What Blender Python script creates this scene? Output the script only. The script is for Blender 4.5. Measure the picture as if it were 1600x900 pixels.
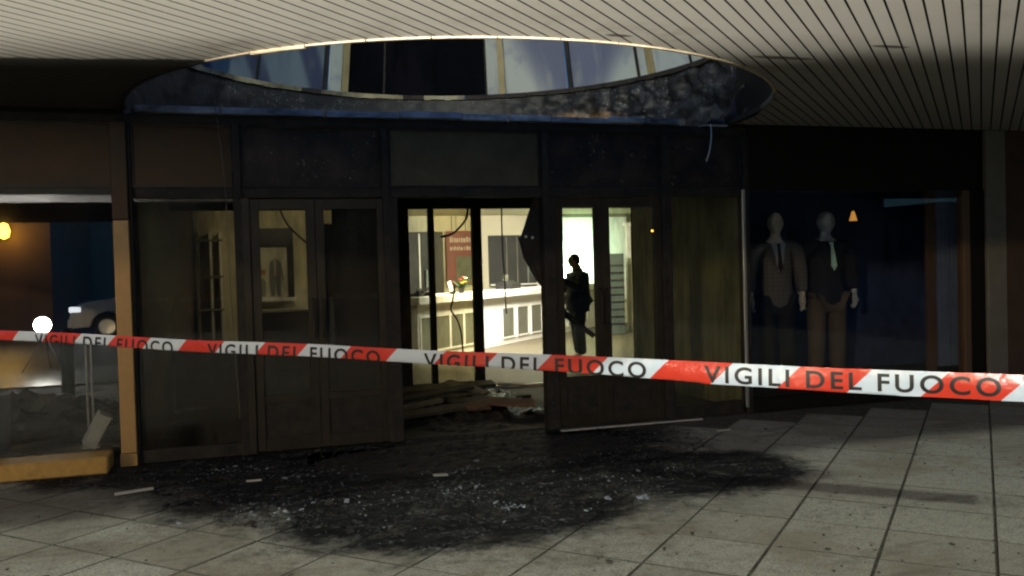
import bpy, bmesh, math, random
from mathutils import Vector, Matrix, noise as mnoise
R = math.radians
random.seed(7)
for o in list(bpy.data.objects): bpy.data.objects.remove(o)
SC = bpy.context.scene
COL = SC.collection

# ---------------------------------------------------------------- camera, sky, light
# world axes: x along the shop front, y into the building (front plane y = 0), z up
CAM = Vector((-2.189, -7.278, 1.433))
cr, cu, cf = Vector((.957089, -.288517, -.027189)), Vector((.03283, .014728, .999352)), Vector((.28793, .957361, -.023568))
cd = bpy.data.cameras.new('camera'); cd.sensor_width = 36; cd.lens = 30.74; cd.clip_start = .05; cd.clip_end = 2000
cam = bpy.data.objects.new('camera', cd); COL.objects.link(cam)
m = Matrix((cr, cu, -cf)).transposed().to_4x4(); m.translation = CAM; cam.matrix_world = m
SC.camera = cam
SC.cycles.filter_width = 2.2
SC.render.resolution_x, SC.render.resolution_y = 1024, 576
SC.view_settings.view_transform = 'Standard'; SC.view_settings.look = 'None'
SC.view_settings.exposure = 0; SC.view_settings.gamma = 1; SC.view_settings.use_curve_mapping = False

W = bpy.data.worlds.new('World'); SC.world = W; W.use_nodes = True
nt = W.node_tree; bg = nt.nodes['Background']
sky = nt.nodes.new('ShaderNodeTexSky'); sky.sky_type = 'NISHITA'; sky.sun_disc = False
sky.sun_elevation = R(8); sky.sun_rotation = R(75); sky.ozone_density = 8; sky.dust_density = .2; sky.air_density = 1.2
nt.links.new(sky.outputs[0], bg.inputs[0]); bg.inputs[1].default_value = .15

def lamp(kind, name, loc, target, energy, color, **k):
    d = bpy.data.lights.new(name, kind); d.energy = energy; d.color = color
    for a, b in k.items(): setattr(d, a, b)
    o = bpy.data.objects.new(name, d); COL.objects.link(o); o.location = loc
    if target is not None: o.rotation_euler = (Vector(target) - Vector(loc)).to_track_quat('-Z', 'Y').to_euler()
    return o
# the sun is already down: what is left of it is a very weak cool glow
SUN = lamp('SUN', 'sun', (0, 0, 30), (math.sin(R(75)) * -8, math.cos(R(75)) * -8, 28.88), .02, (.75, .85, 1), angle=R(10))
# fire crew flood on a mast behind and left of the camera, street lamp further off, work light standing on the ground
FLOOD = lamp('SPOT', 'mast_flood_light', (-11, -27, 9.2), (2.2, -1.6, 0), 21500, (.95, 1, .86), spot_size=R(44), spot_blend=.5, shadow_soft_size=.12)
STREET = lamp('SPOT', 'street_lamp_light', (-26, -32, 5.77), (0, 0, 1), 11500, (1, .72, .40), spot_size=R(60), spot_blend=.5, shadow_soft_size=.2)
WORK = lamp('SPOT', 'work_light_beam', (-11.5, -30.0, .55), (-5.4, -3.0, 3.6), 250000, (1, .95, .85), spot_size=R(38), spot_blend=.9, shadow_soft_size=.0006)
# lit shop inside (tubes on the shop ceiling, an added light on the far panels)
WTAN = 2.17 / ((-2.44 + 11.5) * math.sin(R(10)) + (-1.74 + 30.0) * math.cos(R(10)))      # a plate added before the work light cuts its beam off low
SHOP = lamp('AREA', 'shop_tube_light', (3.4, 8.6, 2.6), (3.4, 8.6, 0), 80, (1, .92, .62), shape='RECTANGLE', size=1.6, size_y=1.0)
SHOP2 = lamp('AREA', 'counter_tube_light', (1.8, 6.6, 2.6), (2.6, 9.0, .6), 620, (1, .97, .86), shape='RECTANGLE', size=1.0, size_y=.5)
SHOP3 = lamp('AREA', 'display_tube_light', (-1.6, 5.2, 2.6), (-1.6, 6.6, .6), 11, (1, .9, .62), shape='RECTANGLE', size=1.0, size_y=.4)
GREEN = lamp('SPOT', 'panel_light', (4.62, 11.5, 1.2), (4.95, 12.2, 1.45), 950, (.56, 1, .76), spot_size=R(100), spot_blend=.9, shadow_soft_size=.15)

# ---------------------------------------------------------------- materials
def mat(name, col, rough=.6, metal=0., spec=.5, noise=0., nscale=8., ndetail=6, col2=None, bump=0., bscale=40., stretch=None, trans=None):
    M = bpy.data.materials.new(name); M.use_nodes = True; t = M.node_tree; p = t.nodes['Principled BSDF']
    p.inputs['Base Color'].default_value = (*col, 1); p.inputs['Roughness'].default_value = rough
    p.inputs['Metallic'].default_value = metal; p.inputs['Specular IOR Level'].default_value = spec
    tc = t.nodes.new('ShaderNodeNewGeometry'); mp = t.nodes.new('ShaderNodeMapping')
    t.links.new(tc.outputs['Position'], mp.inputs[0])
    if stretch: mp.inputs['Scale'].default_value = stretch
    if col2 is not None:
        n = t.nodes.new('ShaderNodeTexNoise'); n.inputs['Scale'].default_value = nscale; n.inputs['Detail'].default_value = ndetail
        n.inputs['Roughness'].default_value = .65
        r = t.nodes.new('ShaderNodeValToRGB'); r.color_ramp.elements[0].position = .5 - noise; r.color_ramp.elements[1].position = .5 + noise
        r.color_ramp.elements[0].color = (*col, 1); r.color_ramp.elements[1].color = (*col2, 1)
        t.links.new(mp.outputs[0], n.inputs['Vector']); t.links.new(n.outputs[0], r.inputs[0]); t.links.new(r.outputs[0], p.inputs['Base Color'])
    if bump:
        b = t.nodes.new('ShaderNodeTexNoise'); b.inputs['Scale'].default_value = bscale; b.inputs['Detail'].default_value = 4
        bn = t.nodes.new('ShaderNodeBump'); bn.inputs['Strength'].default_value = bump; bn.inputs['Distance'].default_value = .02
        t.links.new(mp.outputs[0], b.inputs['Vector']); t.links.new(b.outputs[0], bn.inputs['Height']); t.links.new(bn.outputs[0], p.inputs['Normal'])
    return M
def emis(name, col, s):
    M = bpy.data.materials.new(name); M.use_nodes = True; p = M.node_tree.nodes['Principled BSDF']
    p.inputs['Base Color'].default_value = (*col, 1); p.inputs['Emission Color'].default_value = (*col, 1); p.inputs['Emission Strength'].default_value = s
    return M
class G:                                                            # small node-graph helper
    def __init__(s, t): s.t = t
    def n(s, ty, **k):
        q = s.t.nodes.new(ty)
        for a, b in k.items(): setattr(q, a, b)
        return q
    def val(s, sock, v):
        if isinstance(v, (int, float)): sock.default_value = v
        else: s.t.links.new(v, sock)
    def m(s, op, a, b=0., c=None, clamp=False):
        q = s.n('ShaderNodeMath', operation=op, use_clamp=clamp); s.val(q.inputs[0], a); s.val(q.inputs[1], b)
        if c is not None: s.val(q.inputs[2], c)
        return q.outputs[0]
    def step(s, x, lo, hi):
        q = s.n('ShaderNodeMapRange', interpolation_type='SMOOTHSTEP'); s.val(q.inputs[0], x); s.val(q.inputs[1], lo); s.val(q.inputs[2], hi)
        return q.outputs[0]
    def noise(s, vec, scale, det=5, rough=.6):
        q = s.n('ShaderNodeTexNoise'); q.inputs['Scale'].default_value = scale; q.inputs['Detail'].default_value = det; q.inputs['Roughness'].default_value = rough
        if vec is not None: s.t.links.new(vec, q.inputs['Vector'])
        return q.outputs[0]
    def mix(s, f, a, b):
        q = s.n('ShaderNodeMix', data_type='RGBA'); s.val(q.inputs[0], f)
        for i, v in ((6, a), (7, b)):
            if isinstance(v, tuple): q.inputs[i].default_value = (*v, 1)
            else: s.t.links.new(v, q.inputs[i])
        return q.outputs[2]
def pos_graph(M):
    g = G(M.node_tree); geo = g.n('ShaderNodeNewGeometry'); sx = g.n('ShaderNodeSeparateXYZ')
    M.node_tree.links.new(geo.outputs['Position'], sx.inputs[0])
    return g, geo.outputs['Position'], sx.outputs[0], sx.outputs[1], sx.outputs[2]
def ell(g, x, y, cx, cy, rx, ry):                                   # 1 at the centre of an ellipse, 0 on its edge
    a = g.m('DIVIDE', g.m('SUBTRACT', x, cx), rx); b = g.m('DIVIDE', g.m('SUBTRACT', y, cy), ry)
    return g.m('SUBTRACT', 1., g.m('SQRT', g.m('ADD', g.m('MULTIPLY', a, a), g.m('MULTIPLY', b, b))))

def paving_mat(name, joint=False):
    M = mat(name, (.3, .29, .25), .8); g, P, x, y, z = pos_graph(M); p = M.node_tree.nodes['Principled BSDF']
    oi = g.n('ShaderNodeObjectInfo')
    w1 = g.m('MULTIPLY', g.m('SUBTRACT', g.noise(P, 1.6, 6, .7), .5), 1.5); w2 = g.m('MULTIPLY', g.m('SUBTRACT', g.noise(P, 7., 5, .7), .5), .7)
    w = g.m('ADD', w1, w2)
    e = ell(g, x, y, -.95, .4, 2.2, 3.05)
    for q in ((.75, -1.9, .75, .62), (-1.0, -2.2, 1.15, .75), (.98, -2.02, .42, .26), (-3.0, -.1, .9, .7)): e = g.m('MAXIMUM', e, ell(g, x, y, *q))
    eh = g.m('MAXIMUM', e, g.m('SUBTRACT', ell(g, x, y, -3.3, -.8, 1.0, .75), .2))
    soot = g.step(g.m('ADD', e, g.m('ADD', g.m('MULTIPLY', w, .5), g.m('MULTIPLY', g.m('SUBTRACT', g.noise(P, 24., 5, .7), .5), .22))), -.20, .15)
    haze = g.step(g.m('ADD', eh, w), -.45, .3)
    fine = g.noise(P, 95., 4, .8); mid = g.noise(P, 14., 6, .7); big = g.noise(P, 1.1, 4, .6)
    base = g.mix(g.step(fine, .38, .62), (.22, .22, .19), (.56, .55, .48))
    base = g.mix(g.m('MULTIPLY', g.step(mid, .5, .68), .6), base, (.17, .15, .11))
    base = g.mix(g.m('MULTIPLY', g.step(big, .48, .68), .6), base, (.21, .165, .11))
    rnd = g.step(oi.outputs['Random'], .0, 1.)
    base = g.mix(g.m('MULTIPLY', rnd, .5), base, (.26, .24, .19))
    mpd = g.n('ShaderNodeMapping'); mpd.inputs['Rotation'].default_value = (0, 0, .5); mpd.inputs['Scale'].default_value = (.6, 3.2, 1); M.node_tree.links.new(P, mpd.inputs[0])
    base = g.mix(g.m('MULTIPLY', g.step(g.noise(mpd.outputs[0], 1.5, 6, .7), .54, .68), .55), base, (.15, .13, .10))
    if joint: base = g.mix(g.step(mid, .3, .7), (.05, .048, .037), (.13, .125, .10))
    base = g.mix(g.m('MULTIPLY', haze, .55), base, (.09, .083, .07))
    ash = g.step(g.noise(P, 26., 9, .8), .50, .64); mps = g.n('ShaderNodeMapping'); mps.inputs['Scale'].default_value = (1.6, 5.5, 1); M.node_tree.links.new(P, mps.inputs[0]); ash2 = g.step(g.noise(mps.outputs[0], 1.6, 7, .7), .45, .60)
    sc = g.mix(g.m('MULTIPLY', ash, ash2), g.mix(g.step(g.noise(P, 6.5, 7, .7), .38, .66), (.005, .0055, .007), (.024, .023, .022)), (.23, .235, .255))
    soot2 = g.m('MULTIPLY', soot, g.m('SUBTRACT', 1., g.m('MULTIPLY', g.step(g.noise(P, 2.6, 6, .7), .56, .72), .55)))
    base = g.mix(soot2, base, sc)
    M.node_tree.links.new(base, p.inputs['Base Color'])
    rough = g.n('ShaderNodeMix'); g.val(rough.inputs[0], soot); rough.inputs[2].default_value = .9; rough.inputs[3].default_value = .8
    spm = g.n('ShaderNodeMix'); g.val(spm.inputs[0], soot); spm.inputs[2].default_value = .3; spm.inputs[3].default_value = .12; M.node_tree.links.new(spm.outputs[0], p.inputs['Specular IOR Level'])
    M.node_tree.links.new(rough.outputs[0], p.inputs['Roughness'])
    bn = g.n('ShaderNodeBump'); bn.inputs['Strength'].default_value = .5; bn.inputs['Distance'].default_value = .012
    hh = g.m('ADD', g.m('MULTIPLY', fine, .3), g.m('MULTIPLY', g.noise(P, 45., 6, .7), g.m('ADD', .3, g.m('MULTIPLY', soot, 2.2))))
    M.node_tree.links.new(hh, bn.inputs['Height']); M.node_tree.links.new(bn.outputs[0], p.inputs['Normal'])
    return M
M_TILE = paving_mat('paving_concrete'); M_JOINT = paving_mat('joint_dirt', True)

def strip_mat():                                                    # cream lacquered aluminium, smoke soot with the beam's shadow edge painted in
    M = mat('ceiling_lacquer', (.72, .69, .62), .42, spec=.4); g, P, x, y, z = pos_graph(M); p = M.node_tree.nodes['Principled BSDF']
    oi = g.n('ShaderNodeObjectInfo')
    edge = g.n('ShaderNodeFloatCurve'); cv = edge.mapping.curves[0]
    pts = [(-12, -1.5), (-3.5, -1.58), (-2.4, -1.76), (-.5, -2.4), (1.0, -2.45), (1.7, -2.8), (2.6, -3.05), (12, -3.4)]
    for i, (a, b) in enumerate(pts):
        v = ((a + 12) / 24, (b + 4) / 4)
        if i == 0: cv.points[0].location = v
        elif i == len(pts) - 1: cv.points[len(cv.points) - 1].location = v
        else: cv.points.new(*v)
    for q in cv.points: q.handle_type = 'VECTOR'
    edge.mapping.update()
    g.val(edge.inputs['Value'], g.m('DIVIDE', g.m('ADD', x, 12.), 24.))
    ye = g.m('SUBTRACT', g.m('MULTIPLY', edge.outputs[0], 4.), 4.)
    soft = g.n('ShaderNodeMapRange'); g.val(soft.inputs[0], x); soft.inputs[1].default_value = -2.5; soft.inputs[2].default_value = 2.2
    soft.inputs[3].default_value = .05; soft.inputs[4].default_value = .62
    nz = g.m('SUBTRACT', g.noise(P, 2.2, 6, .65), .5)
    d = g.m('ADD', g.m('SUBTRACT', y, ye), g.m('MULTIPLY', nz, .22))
    soot = g.step(g.m('DIVIDE', d, soft.outputs[0]), -.35, .75)  # soot mask also carries the painted shadow line, softer on the right
    near = g.m('MULTIPLY', g.step(ell(g, x, y, -.45, 0, 3.4, 3.4), -.02, .3), g.step(nz, -.02, .25))
    c = g.mix(g.m('MULTIPLY', g.step(oi.outputs['Random'], 0., 1.), .22), (.70, .67, .60), (.55, .53, .48))
    c = g.mix(g.m('MULTIPLY', g.step(g.noise(P, 3., 7, .7), .5, .8), .28), c, (.34, .30, .23))
    c = g.mix(g.m('MULTIPLY', near, .8), c, (.25, .20, .13))
    crk = g.m('MAXIMUM', g.m('MAXIMUM', ell(g, x, y, 1.12, -2.42, .30, .05), ell(g, x, y, 1.62, -2.80, .16, .035)), ell(g, x, y, -.15, -2.72, .10, .03))
    c = g.mix(g.m('MULTIPLY', g.step(g.m('ADD', crk, g.m('MULTIPLY', nz, .8)), .0, .35), .85), c, (.035, .022, .012))
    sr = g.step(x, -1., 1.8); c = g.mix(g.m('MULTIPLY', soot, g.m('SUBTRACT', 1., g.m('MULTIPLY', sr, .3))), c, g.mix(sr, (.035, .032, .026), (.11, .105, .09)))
    M.node_tree.links.new(c, p.inputs['Base Color'])
    r = g.n('ShaderNodeMix'); g.val(r.inputs[0], soot); r.inputs[2].default_value = .42; r.inputs[3].default_value = .75
    M.node_tree.links.new(r.outputs[0], p.inputs['Roughness'])
    return M
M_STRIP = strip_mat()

def glass(name, tint, dirt=.3, dirtcol=(.02, .018, .014), scale=2.5, stretch=(1, 1, .35), lo=.42, hi=.7, gloss=.012, film=0.):
    M = bpy.data.materials.new(name); M.use_nodes = True; t = M.node_tree; t.nodes.clear(); g = G(t)
    out = g.n('ShaderNodeOutputMaterial'); tr = g.n('ShaderNodeBsdfTransparent'); tr.inputs[0].default_value = (*tint, 1)
    gl = g.n('ShaderNodeBsdfGlossy'); gl.inputs['Roughness'].default_value = gloss
    lw = g.n('ShaderNodeLayerWeight'); lw.inputs[0].default_value = .5
    fr = g.m('ADD', .035, g.m('MULTIPLY', .96, g.m('POWER', lw.outputs['Facing'], 5.)))   # same on both faces of the pane
    m1 = g.n('ShaderNodeMixShader'); t.links.new(fr, m1.inputs[0]); t.links.new(tr.outputs[0], m1.inputs[1]); t.links.new(gl.outputs[0], m1.inputs[2])
    df = g.n('ShaderNodeBsdfDiffuse'); df.inputs[0].default_value = (*dirtcol, 1)
    geo = g.n('ShaderNodeNewGeometry'); mp = g.n('ShaderNodeMapping'); mp.inputs['Scale'].default_value = stretch; t.links.new(geo.outputs['Position'], mp.inputs[0])
    f = g.step(g.noise(mp.outputs[0], scale, 7, .7), lo, hi)
    f = g.m('ADD', g.m('MULTIPLY', f, dirt), film, clamp=True)
    m2 = g.n('ShaderNodeMixShader'); t.links.new(f, m2.inputs[0]); t.links.new(m1.outputs[0], m2.inputs[1]); t.links.new(df.outputs[0], m2.inputs[2])
    t.links.new(m2.outputs[0], out.inputs[0])
    return M
M_GLASS = glass('window_glass', (.97, .98, .975), .13, (.05, .045, .035))
M_SOOTGLASS = glass('sooted_glass', (.80, .78, .70), .5, (.05, .047, .04), 2.0, (1, 1, .3), .34, .66, film=.04)
M_SOOTGLASS2 = glass('smoked_glass', (.66, .64, .56), .6, (.05, .047, .04), 1.6, (1, 1, .3), .28, .62, film=.07)
M_YELGLASS = glass('smoke_yellowed_glass', (.93, .90, .74), .2, (.05, .047, .03), 3.0, (1, 1, .3), .42, .75)
M_HAZEGLASS = glass('hazy_glass', (.86, .85, .76), .40, (.06, .056, .045), 2.2, (1, 1, .3), .34, .7, film=.05)
M_GREENGLASS = glass('dirty_glass', (.90, .92, .84), .28, (.03, .03, .02), 3.0, (1, 1, .3), .42, .75)

def pane_mat(name, c1, c2, c3):                                     # translucent roof panes, streaks painted as reflections and bracing shadow
    M = bpy.data.materials.new(name); M.use_nodes = True; t = M.node_tree; t.nodes.clear(); g = G(t)
    out = g.n('ShaderNodeOutputMaterial'); geo = g.n('ShaderNodeNewGeometry')
    wv = g.n('ShaderNodeTexWave'); wv.inputs['Scale'].default_value = .5; wv.inputs['Distortion'].default_value = 7; wv.inputs['Detail'].default_value = 2
    wv.inputs['Detail Scale'].default_value = .55; wv.bands_direction = 'DIAGONAL'; t.links.new(geo.outputs['Position'], wv.inputs[0])
    mp = g.n('ShaderNodeMapping'); mp.inputs['Scale'].default_value = (1, 1, .12); t.links.new(geo.outputs['Position'], mp.inputs[0])
    n1 = g.noise(mp.outputs[0], 7., 5, .6); n2 = g.noise(geo.outputs['Position'], 3.2, 5, .6)
    c = g.mix(g.step(wv.outputs['Fac'], .62, .93), c1, c2)
    c = g.mix(g.m('MULTIPLY', g.step(n1, .5, .72), .7), c, c3); c = g.mix(g.m('MULTIPLY', g.step(n2, .52, .7), .5), c, c2)
    tl = g.n('ShaderNodeBsdfTranslucent'); df = g.n('ShaderNodeBsdfDiffuse'); t.links.new(c, tl.inputs[0]); t.links.new(c, df.inputs[0])
    mx = g.n('ShaderNodeMixShader'); mx.inputs[0].default_value = .3; t.links.new(tl.outputs[0], mx.inputs[1]); t.links.new(df.outputs[0], mx.inputs[2])
    t.links.new(mx.outputs[0], out.inputs[0])
    return M
M_PANE = pane_mat('roof_pane', (.88, .88, .78), (.40, .42, .52), (.72, .72, .64))
M_PANEBLUE = pane_mat('roof_pane_blue', (.44, .50, .52), (.18, .21, .32), (.34, .38, .42))
M_PANEDARK = pane_mat('roof_pane_dark', (.012, .014, .02), (.02, .02, .03), (.006, .007, .009))  # also fills an open bay, its darkness put into the pane colour

M_FRAME = mat('bronze_frame', (.042, .032, .021), .55, .15, spec=.3, noise=.25, nscale=5, col2=(.014, .012, .010))
M_CHAR = mat('charred', (.008, .008, .009), .75, spec=.3, noise=.22, nscale=9, col2=(.036, .031, .025), bump=.6, bscale=25)
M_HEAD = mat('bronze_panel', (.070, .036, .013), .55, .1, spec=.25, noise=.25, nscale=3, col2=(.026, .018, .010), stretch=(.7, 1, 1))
def blistered():                                                   # smoked panel whose paint has flaked off in places
    M = mat('sooted_panel', (.006, .006, .008), .65, spec=.25, bump=.4, bscale=22); g, P, x, y, z = pos_graph(M); p = M.node_tree.nodes['Principled BSDF']
    n1 = g.noise(P, 3.2, 5, .65); n2 = g.noise(P, 34., 6, .75); n3 = g.noise(P, 5.5, 4, .6)
    c = g.mix(g.step(n1, .35, .7), (.010, .010, .013), (.045, .034, .026))
    c = g.mix(g.m('MULTIPLY', g.step(n2, .58, .66), g.step(n3, .52, .62)), c, (.40, .34, .26)); M.node_tree.links.new(c, p.inputs['Base Color']); return M
M_HEADSOOT = blistered()
M_HEADOLIVE = mat('scorched_panel', (.095, .088, .052), .6, spec=.25, noise=.25, nscale=3.5, col2=(.04, .038, .025), bump=.2, bscale=20)
M_FASCIA = mat('dark_fascia', (.010, .008, .006), .7, spec=.2, noise=.2, nscale=3, col2=(.005, .005, .004))
M_TAN = mat('ochre_lacquer', (.42, .25, .09), .5, noise=.3, nscale=14, col2=(.33, .19, .065), bump=.08)
M_KERB = mat('yellow_kerb_paint', (.52, .31, .075), .55, noise=.22, nscale=18, col2=(.36, .21, .055), bump=.25)
M_GREYP = mat('grey_pillar', (.20, .19, .165), .6, noise=.25, nscale=5, col2=(.13, .12, .10))
M_BROWNW = mat('brown_wall', (.085, .05, .028), .7, noise=.25, nscale=4, col2=(.05, .03, .018))
M_FLASH = mat('painted_flashing', (.48, .52, .60), .4, .3, noise=.16, nscale=6, col2=(.05, .05, .06), stretch=(.5, 1, 1))
M_FLASHLIT = mat('lit_flashing', (.82, .86, .90), .35, .2, noise=.14, nscale=7, col2=(.12, .12, .13), stretch=(.5, 1, 1))  # paler copy: sky highlight on the middle lengths painted into the colour
M_CREAM = mat('cream_trim', (.55, .47, .33), .6, noise=.18, nscale=7, col2=(.34, .27, .17))
M_SILL = mat('scorched_sill', (.30, .27, .17), .6, noise=.12, nscale=3, col2=(.07, .06, .04))
M_POST = mat('yellowed_post', (.34, .28, .14), .5, noise=.25, nscale=6, col2=(.22, .18, .09))
M_STEEL = mat('brushed_steel', (.55, .54, .5), .35, .9)
M_WALL = mat('beige_plaster', (.66, .60, .42), .85, noise=.3, nscale=1.4, col2=(.58, .53, .38))
M_WHITEW = mat('white_lacquer', (.82, .80, .74), .5)
M_FLOORIN = mat('beige_floor', (.12, .10, .062), .6, noise=.3, nscale=3, col2=(.09, .075, .048))
M_DARKIN = mat('dark_panelling', (.035, .032, .026), .6, noise=.25, nscale=3, col2=(.02, .02, .018))
M_OLIVEW = mat('olive_lining', (.30, .28, .20), .8, noise=.25, nscale=4, col2=(.13, .125, .09), stretch=(1, 3, .3))
M_NAVY = mat('navy_backdrop', (.015, .024, .07), .7, noise=.16, nscale=2.2, col2=(.05, .075, .19))
M_CURTAIN = mat('pale_curtain', (.13, .17, .28), .85, noise=.25, nscale=9, col2=(.09, .12, .20))
M_WOOD = mat('brown_wood', (.11, .065, .035), .6)
M_RED = mat('red_sign', (.20, .04, .025), .5, noise=.25, nscale=6, col2=(.12, .03, .02))
M_INK = mat('black_ink', (.012, .012, .014), .5)
M_MUTED = mat('faded_white_ink', (.5, .42, .36), .6)
M_BLACK = mat('black_plastic', (.012, .012, .012), .4)
M_RUBBER = mat('tyre_rubber', (.015, .015, .015), .8)
M_CABLE = mat('cable_sheath', (.018, .016, .014), .6)
M_PALE = mat('pale_metal', (.62, .61, .56), .4, .3)
M_MIRROR = mat('frosted_inset', (.20, .20, .15), .3, noise=.3, nscale=5, col2=(.13, .13, .10))

# ---------------------------------------------------------------- builders
class MB:
    def __init__(s): s.v = []; s.f = []; s.mi = []
    def quad(s, vs, mi=0):
        b = len(s.v); s.v += [tuple(v) for v in vs]; s.f.append(tuple(range(b, b + len(vs)))); s.mi.append(mi)
    def box(s, x0, x1, y0, y1, z0, z1, mi=0):
        b = len(s.v)
        s.v += [(x, y, z) for z in (z0, z1) for y in (y0, y1) for x in (x0, x1)]
        for f in ((0, 2, 3, 1), (4, 5, 7, 6), (0, 1, 5, 4), (2, 6, 7, 3), (0, 4, 6, 2), (1, 3, 7, 5)): s.f.append(tuple(b + i for i in f)); s.mi.append(mi)
        return s
    def prism(s, pts, a, b, axis='z', mi=0):                        # pts = outline in the two other axes
        n = len(pts); k = len(s.v)
        for c in (a, b):
            for p, q in pts: s.v.append((p, q, c) if axis == 'z' else (p, c, q) if axis == 'y' else (c, p, q))
        s.f.append(tuple(k + i for i in range(n))[::-1]); s.f.append(tuple(k + n + i for i in range(n)))
        for i in range(n): j = (i + 1) % n; s.f.append((k + i, k + j, k + n + j, k + n + i))
        s.mi += [mi] * (n + 2); return s
    def tube(s, pts, r, n=8, mi=0, cap=True):
        pts = [Vector(p) for p in pts]; rr = r if isinstance(r, (list, tuple)) else [r] * len(pts); b = len(s.v)
        for i, p in enumerate(pts):
            d = (pts[min(i + 1, len(pts) - 1)] - pts[max(i - 1, 0)]).normalized()
            u = d.orthogonal().normalized() if i == 0 else (u - d * u.dot(d)).normalized()
            w = d.cross(u)
            for k in range(n): a = 2 * math.pi * k / n; s.v.append(tuple(p + (u * math.cos(a) + w * math.sin(a)) * rr[i]))
        for i in range(len(pts) - 1):
            for k in range(n):
                j = (k + 1) % n; s.f.append((b + i * n + k, b + i * n + j, b + (i + 1) * n + j, b + (i + 1) * n + k)); s.mi.append(mi)
        if cap:
            s.f.append(tuple(b + k for k in range(n))[::-1]); s.f.append(tuple(b + (len(pts) - 1) * n + k for k in range(n))); s.mi += [mi, mi]
        return s
    def lathe(s, c, prof, n=16, axis='z', mi=0):                    # prof = (radius, height) list
        b = len(s.v)
        for r, h in prof:
            for k in range(n):
                a = 2 * math.pi * k / n; p, q = r * math.cos(a), r * math.sin(a)
                s.v.append((c[0] + p, c[1] + q, c[2] + h) if axis == 'z' else (c[0] + p, c[1] + h, c[2] + q) if axis == 'y' else (c[0] + h, c[1] + p, c[2] + q))
        for i in range(len(prof) - 1):
            for k in range(n):
                j = (k + 1) % n; s.f.append((b + i * n + k, b + i * n + j, b + (i + 1) * n + j, b + (i + 1) * n + k)); s.mi.append(mi)
        s.f.append(tuple(b + k for k in range(n))); s.f.append(tuple(b + (len(prof) - 1) * n + k for k in range(n))); s.mi += [mi, mi]
        return s
    def xf(s, M, i0=0):
        s.v[i0:] = [tuple(M @ Vector(v)) for v in s.v[i0:]]; return s
def mesh_of(name, mb, mats, base=(0, 0, 0), inv=None, smooth=False, bevel=0.):
    me = bpy.data.meshes.new(name)
    vs = [Vector(v) for v in mb.v]
    vs = [inv @ v for v in vs] if inv is not None else [v - Vector(base) for v in vs]
    me.from_pydata(vs, [], mb.f)
    for q in mats: me.materials.append(q)
    for p, i in zip(me.polygons, mb.mi): p.material_index = i; p.use_smooth = smooth
    bm = bmesh.new(); bm.from_mesh(me)
    if bevel:
        bmesh.ops.bevel(bm, geom=bm.edges[:], offset=bevel, segments=1, affect='EDGES', clamp_overlap=True)
    bmesh.ops.recalc_face_normals(bm, faces=bm.faces); bm.to_mesh(me); bm.free()
    return me
def tag(o, label=None, cat=None, group=None, kind=None):
    if label: o['label'] = label
    if cat: o['category'] = cat
    if group: o['group'] = group
    if kind: o['kind'] = kind
    return o
def world_of(o):
    m = o.matrix_basis.copy()
    return world_of(o.parent) @ m if o.parent else m
def thing(name, label, cat, loc, rotz=0., group=None, kind=None):
    o = bpy.data.objects.new(name, None); COL.objects.link(o); o.empty_display_size = .1
    o.location = loc; o.rotation_euler = (0, 0, rotz)
    return tag(o, label, cat, group, kind)
def obj(name, mb, mats, parent=None, base=None, smooth=False, bevel=0., label=None, kind=None):
    """one mesh object; mb is in world coordinates, whatever the parent"""
    mats = mats if isinstance(mats, (list, tuple)) else [mats]
    if parent is not None:
        me = mesh_of(name, mb, mats, inv=world_of(parent).inverted(), smooth=smooth, bevel=bevel); o = bpy.data.objects.new(name, me); o.parent = parent
    else:
        base = base or (0, 0, 0); me = mesh_of(name, mb, mats, base=base, smooth=smooth, bevel=bevel); o = bpy.data.objects.new(name, me); o.location = base
    COL.objects.link(o); tag(o, label, kind=kind)
    return o
def B(*a): return MB().box(*a)
S2 = math.sqrt(.5); DA = Vector((S2, S2, 0)); NA = Vector((S2, -S2, 0)); FOOT = Vector((CAM.x, CAM.y, 0))

# ---------------------------------------------------------------- ground and paving
gnd = obj('ground', MB().box(-400, 400, -400, 400, -.30, -.042), mat('ground_mat', (.055, .055, .05), .85, noise=.25, nscale=2, col2=(.035, .035, .032)), kind='structure')
pav = thing('pavement', None, None, (0, 0, 0), kind='structure')
bed = obj('joint_bed', B(-13, 9, -13, 5.4, -.016, -.010), M_JOINT, pav)
def tile_geo(mb, h):                                                # worn top with a small arris, dirt on the sides
    b = len(mb.v); e = h - .003
    for q, z in ((h, -.035), (h, -.003), (e, 0)): mb.v += [(-q, -q, z), (q, -q, z), (q, q, z), (-q, q, z)]
    mb.f.append((b + 8, b + 9, b + 10, b + 11)); mb.mi.append(0)
    for k in range(4):
        j = (k + 1) % 4; mb.f += [(b + k, b + j, b + 4 + j, b + 4 + k), (b + 4 + k, b + 4 + j, b + 8 + j, b + 8 + k)]; mb.mi += [1, 1]
    return mb
TS = .5; tm = mesh_of('paving_tile', tile_geo(MB(), .2445), [M_TILE, M_JOINT])
rest = MB(); cand = []
for i in range(-30, 40):
    for j in range(-14, 40):
        c = FOOT + NA * (-2.954 + .5 * (i + .5)) + DA * (.5 * (j + .4))
        if not (-12.6 < c.x < 8.6 and -12.6 < c.y < 5.0): continue
        if c.y > -.36 and c.x > -3.2: continue                       # inside the shop
        if c.y > -.45 and c.x > -3.6 and c.y < .1: pass
        d = c - CAM; zf = d.dot(cf); ok = zf > 2 and abs(d.dot(cr) / zf) < .64
        cand.append((0 if ok else 1, d.length, c))
cand.sort(key=lambda q: (q[0], q[1]))
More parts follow.
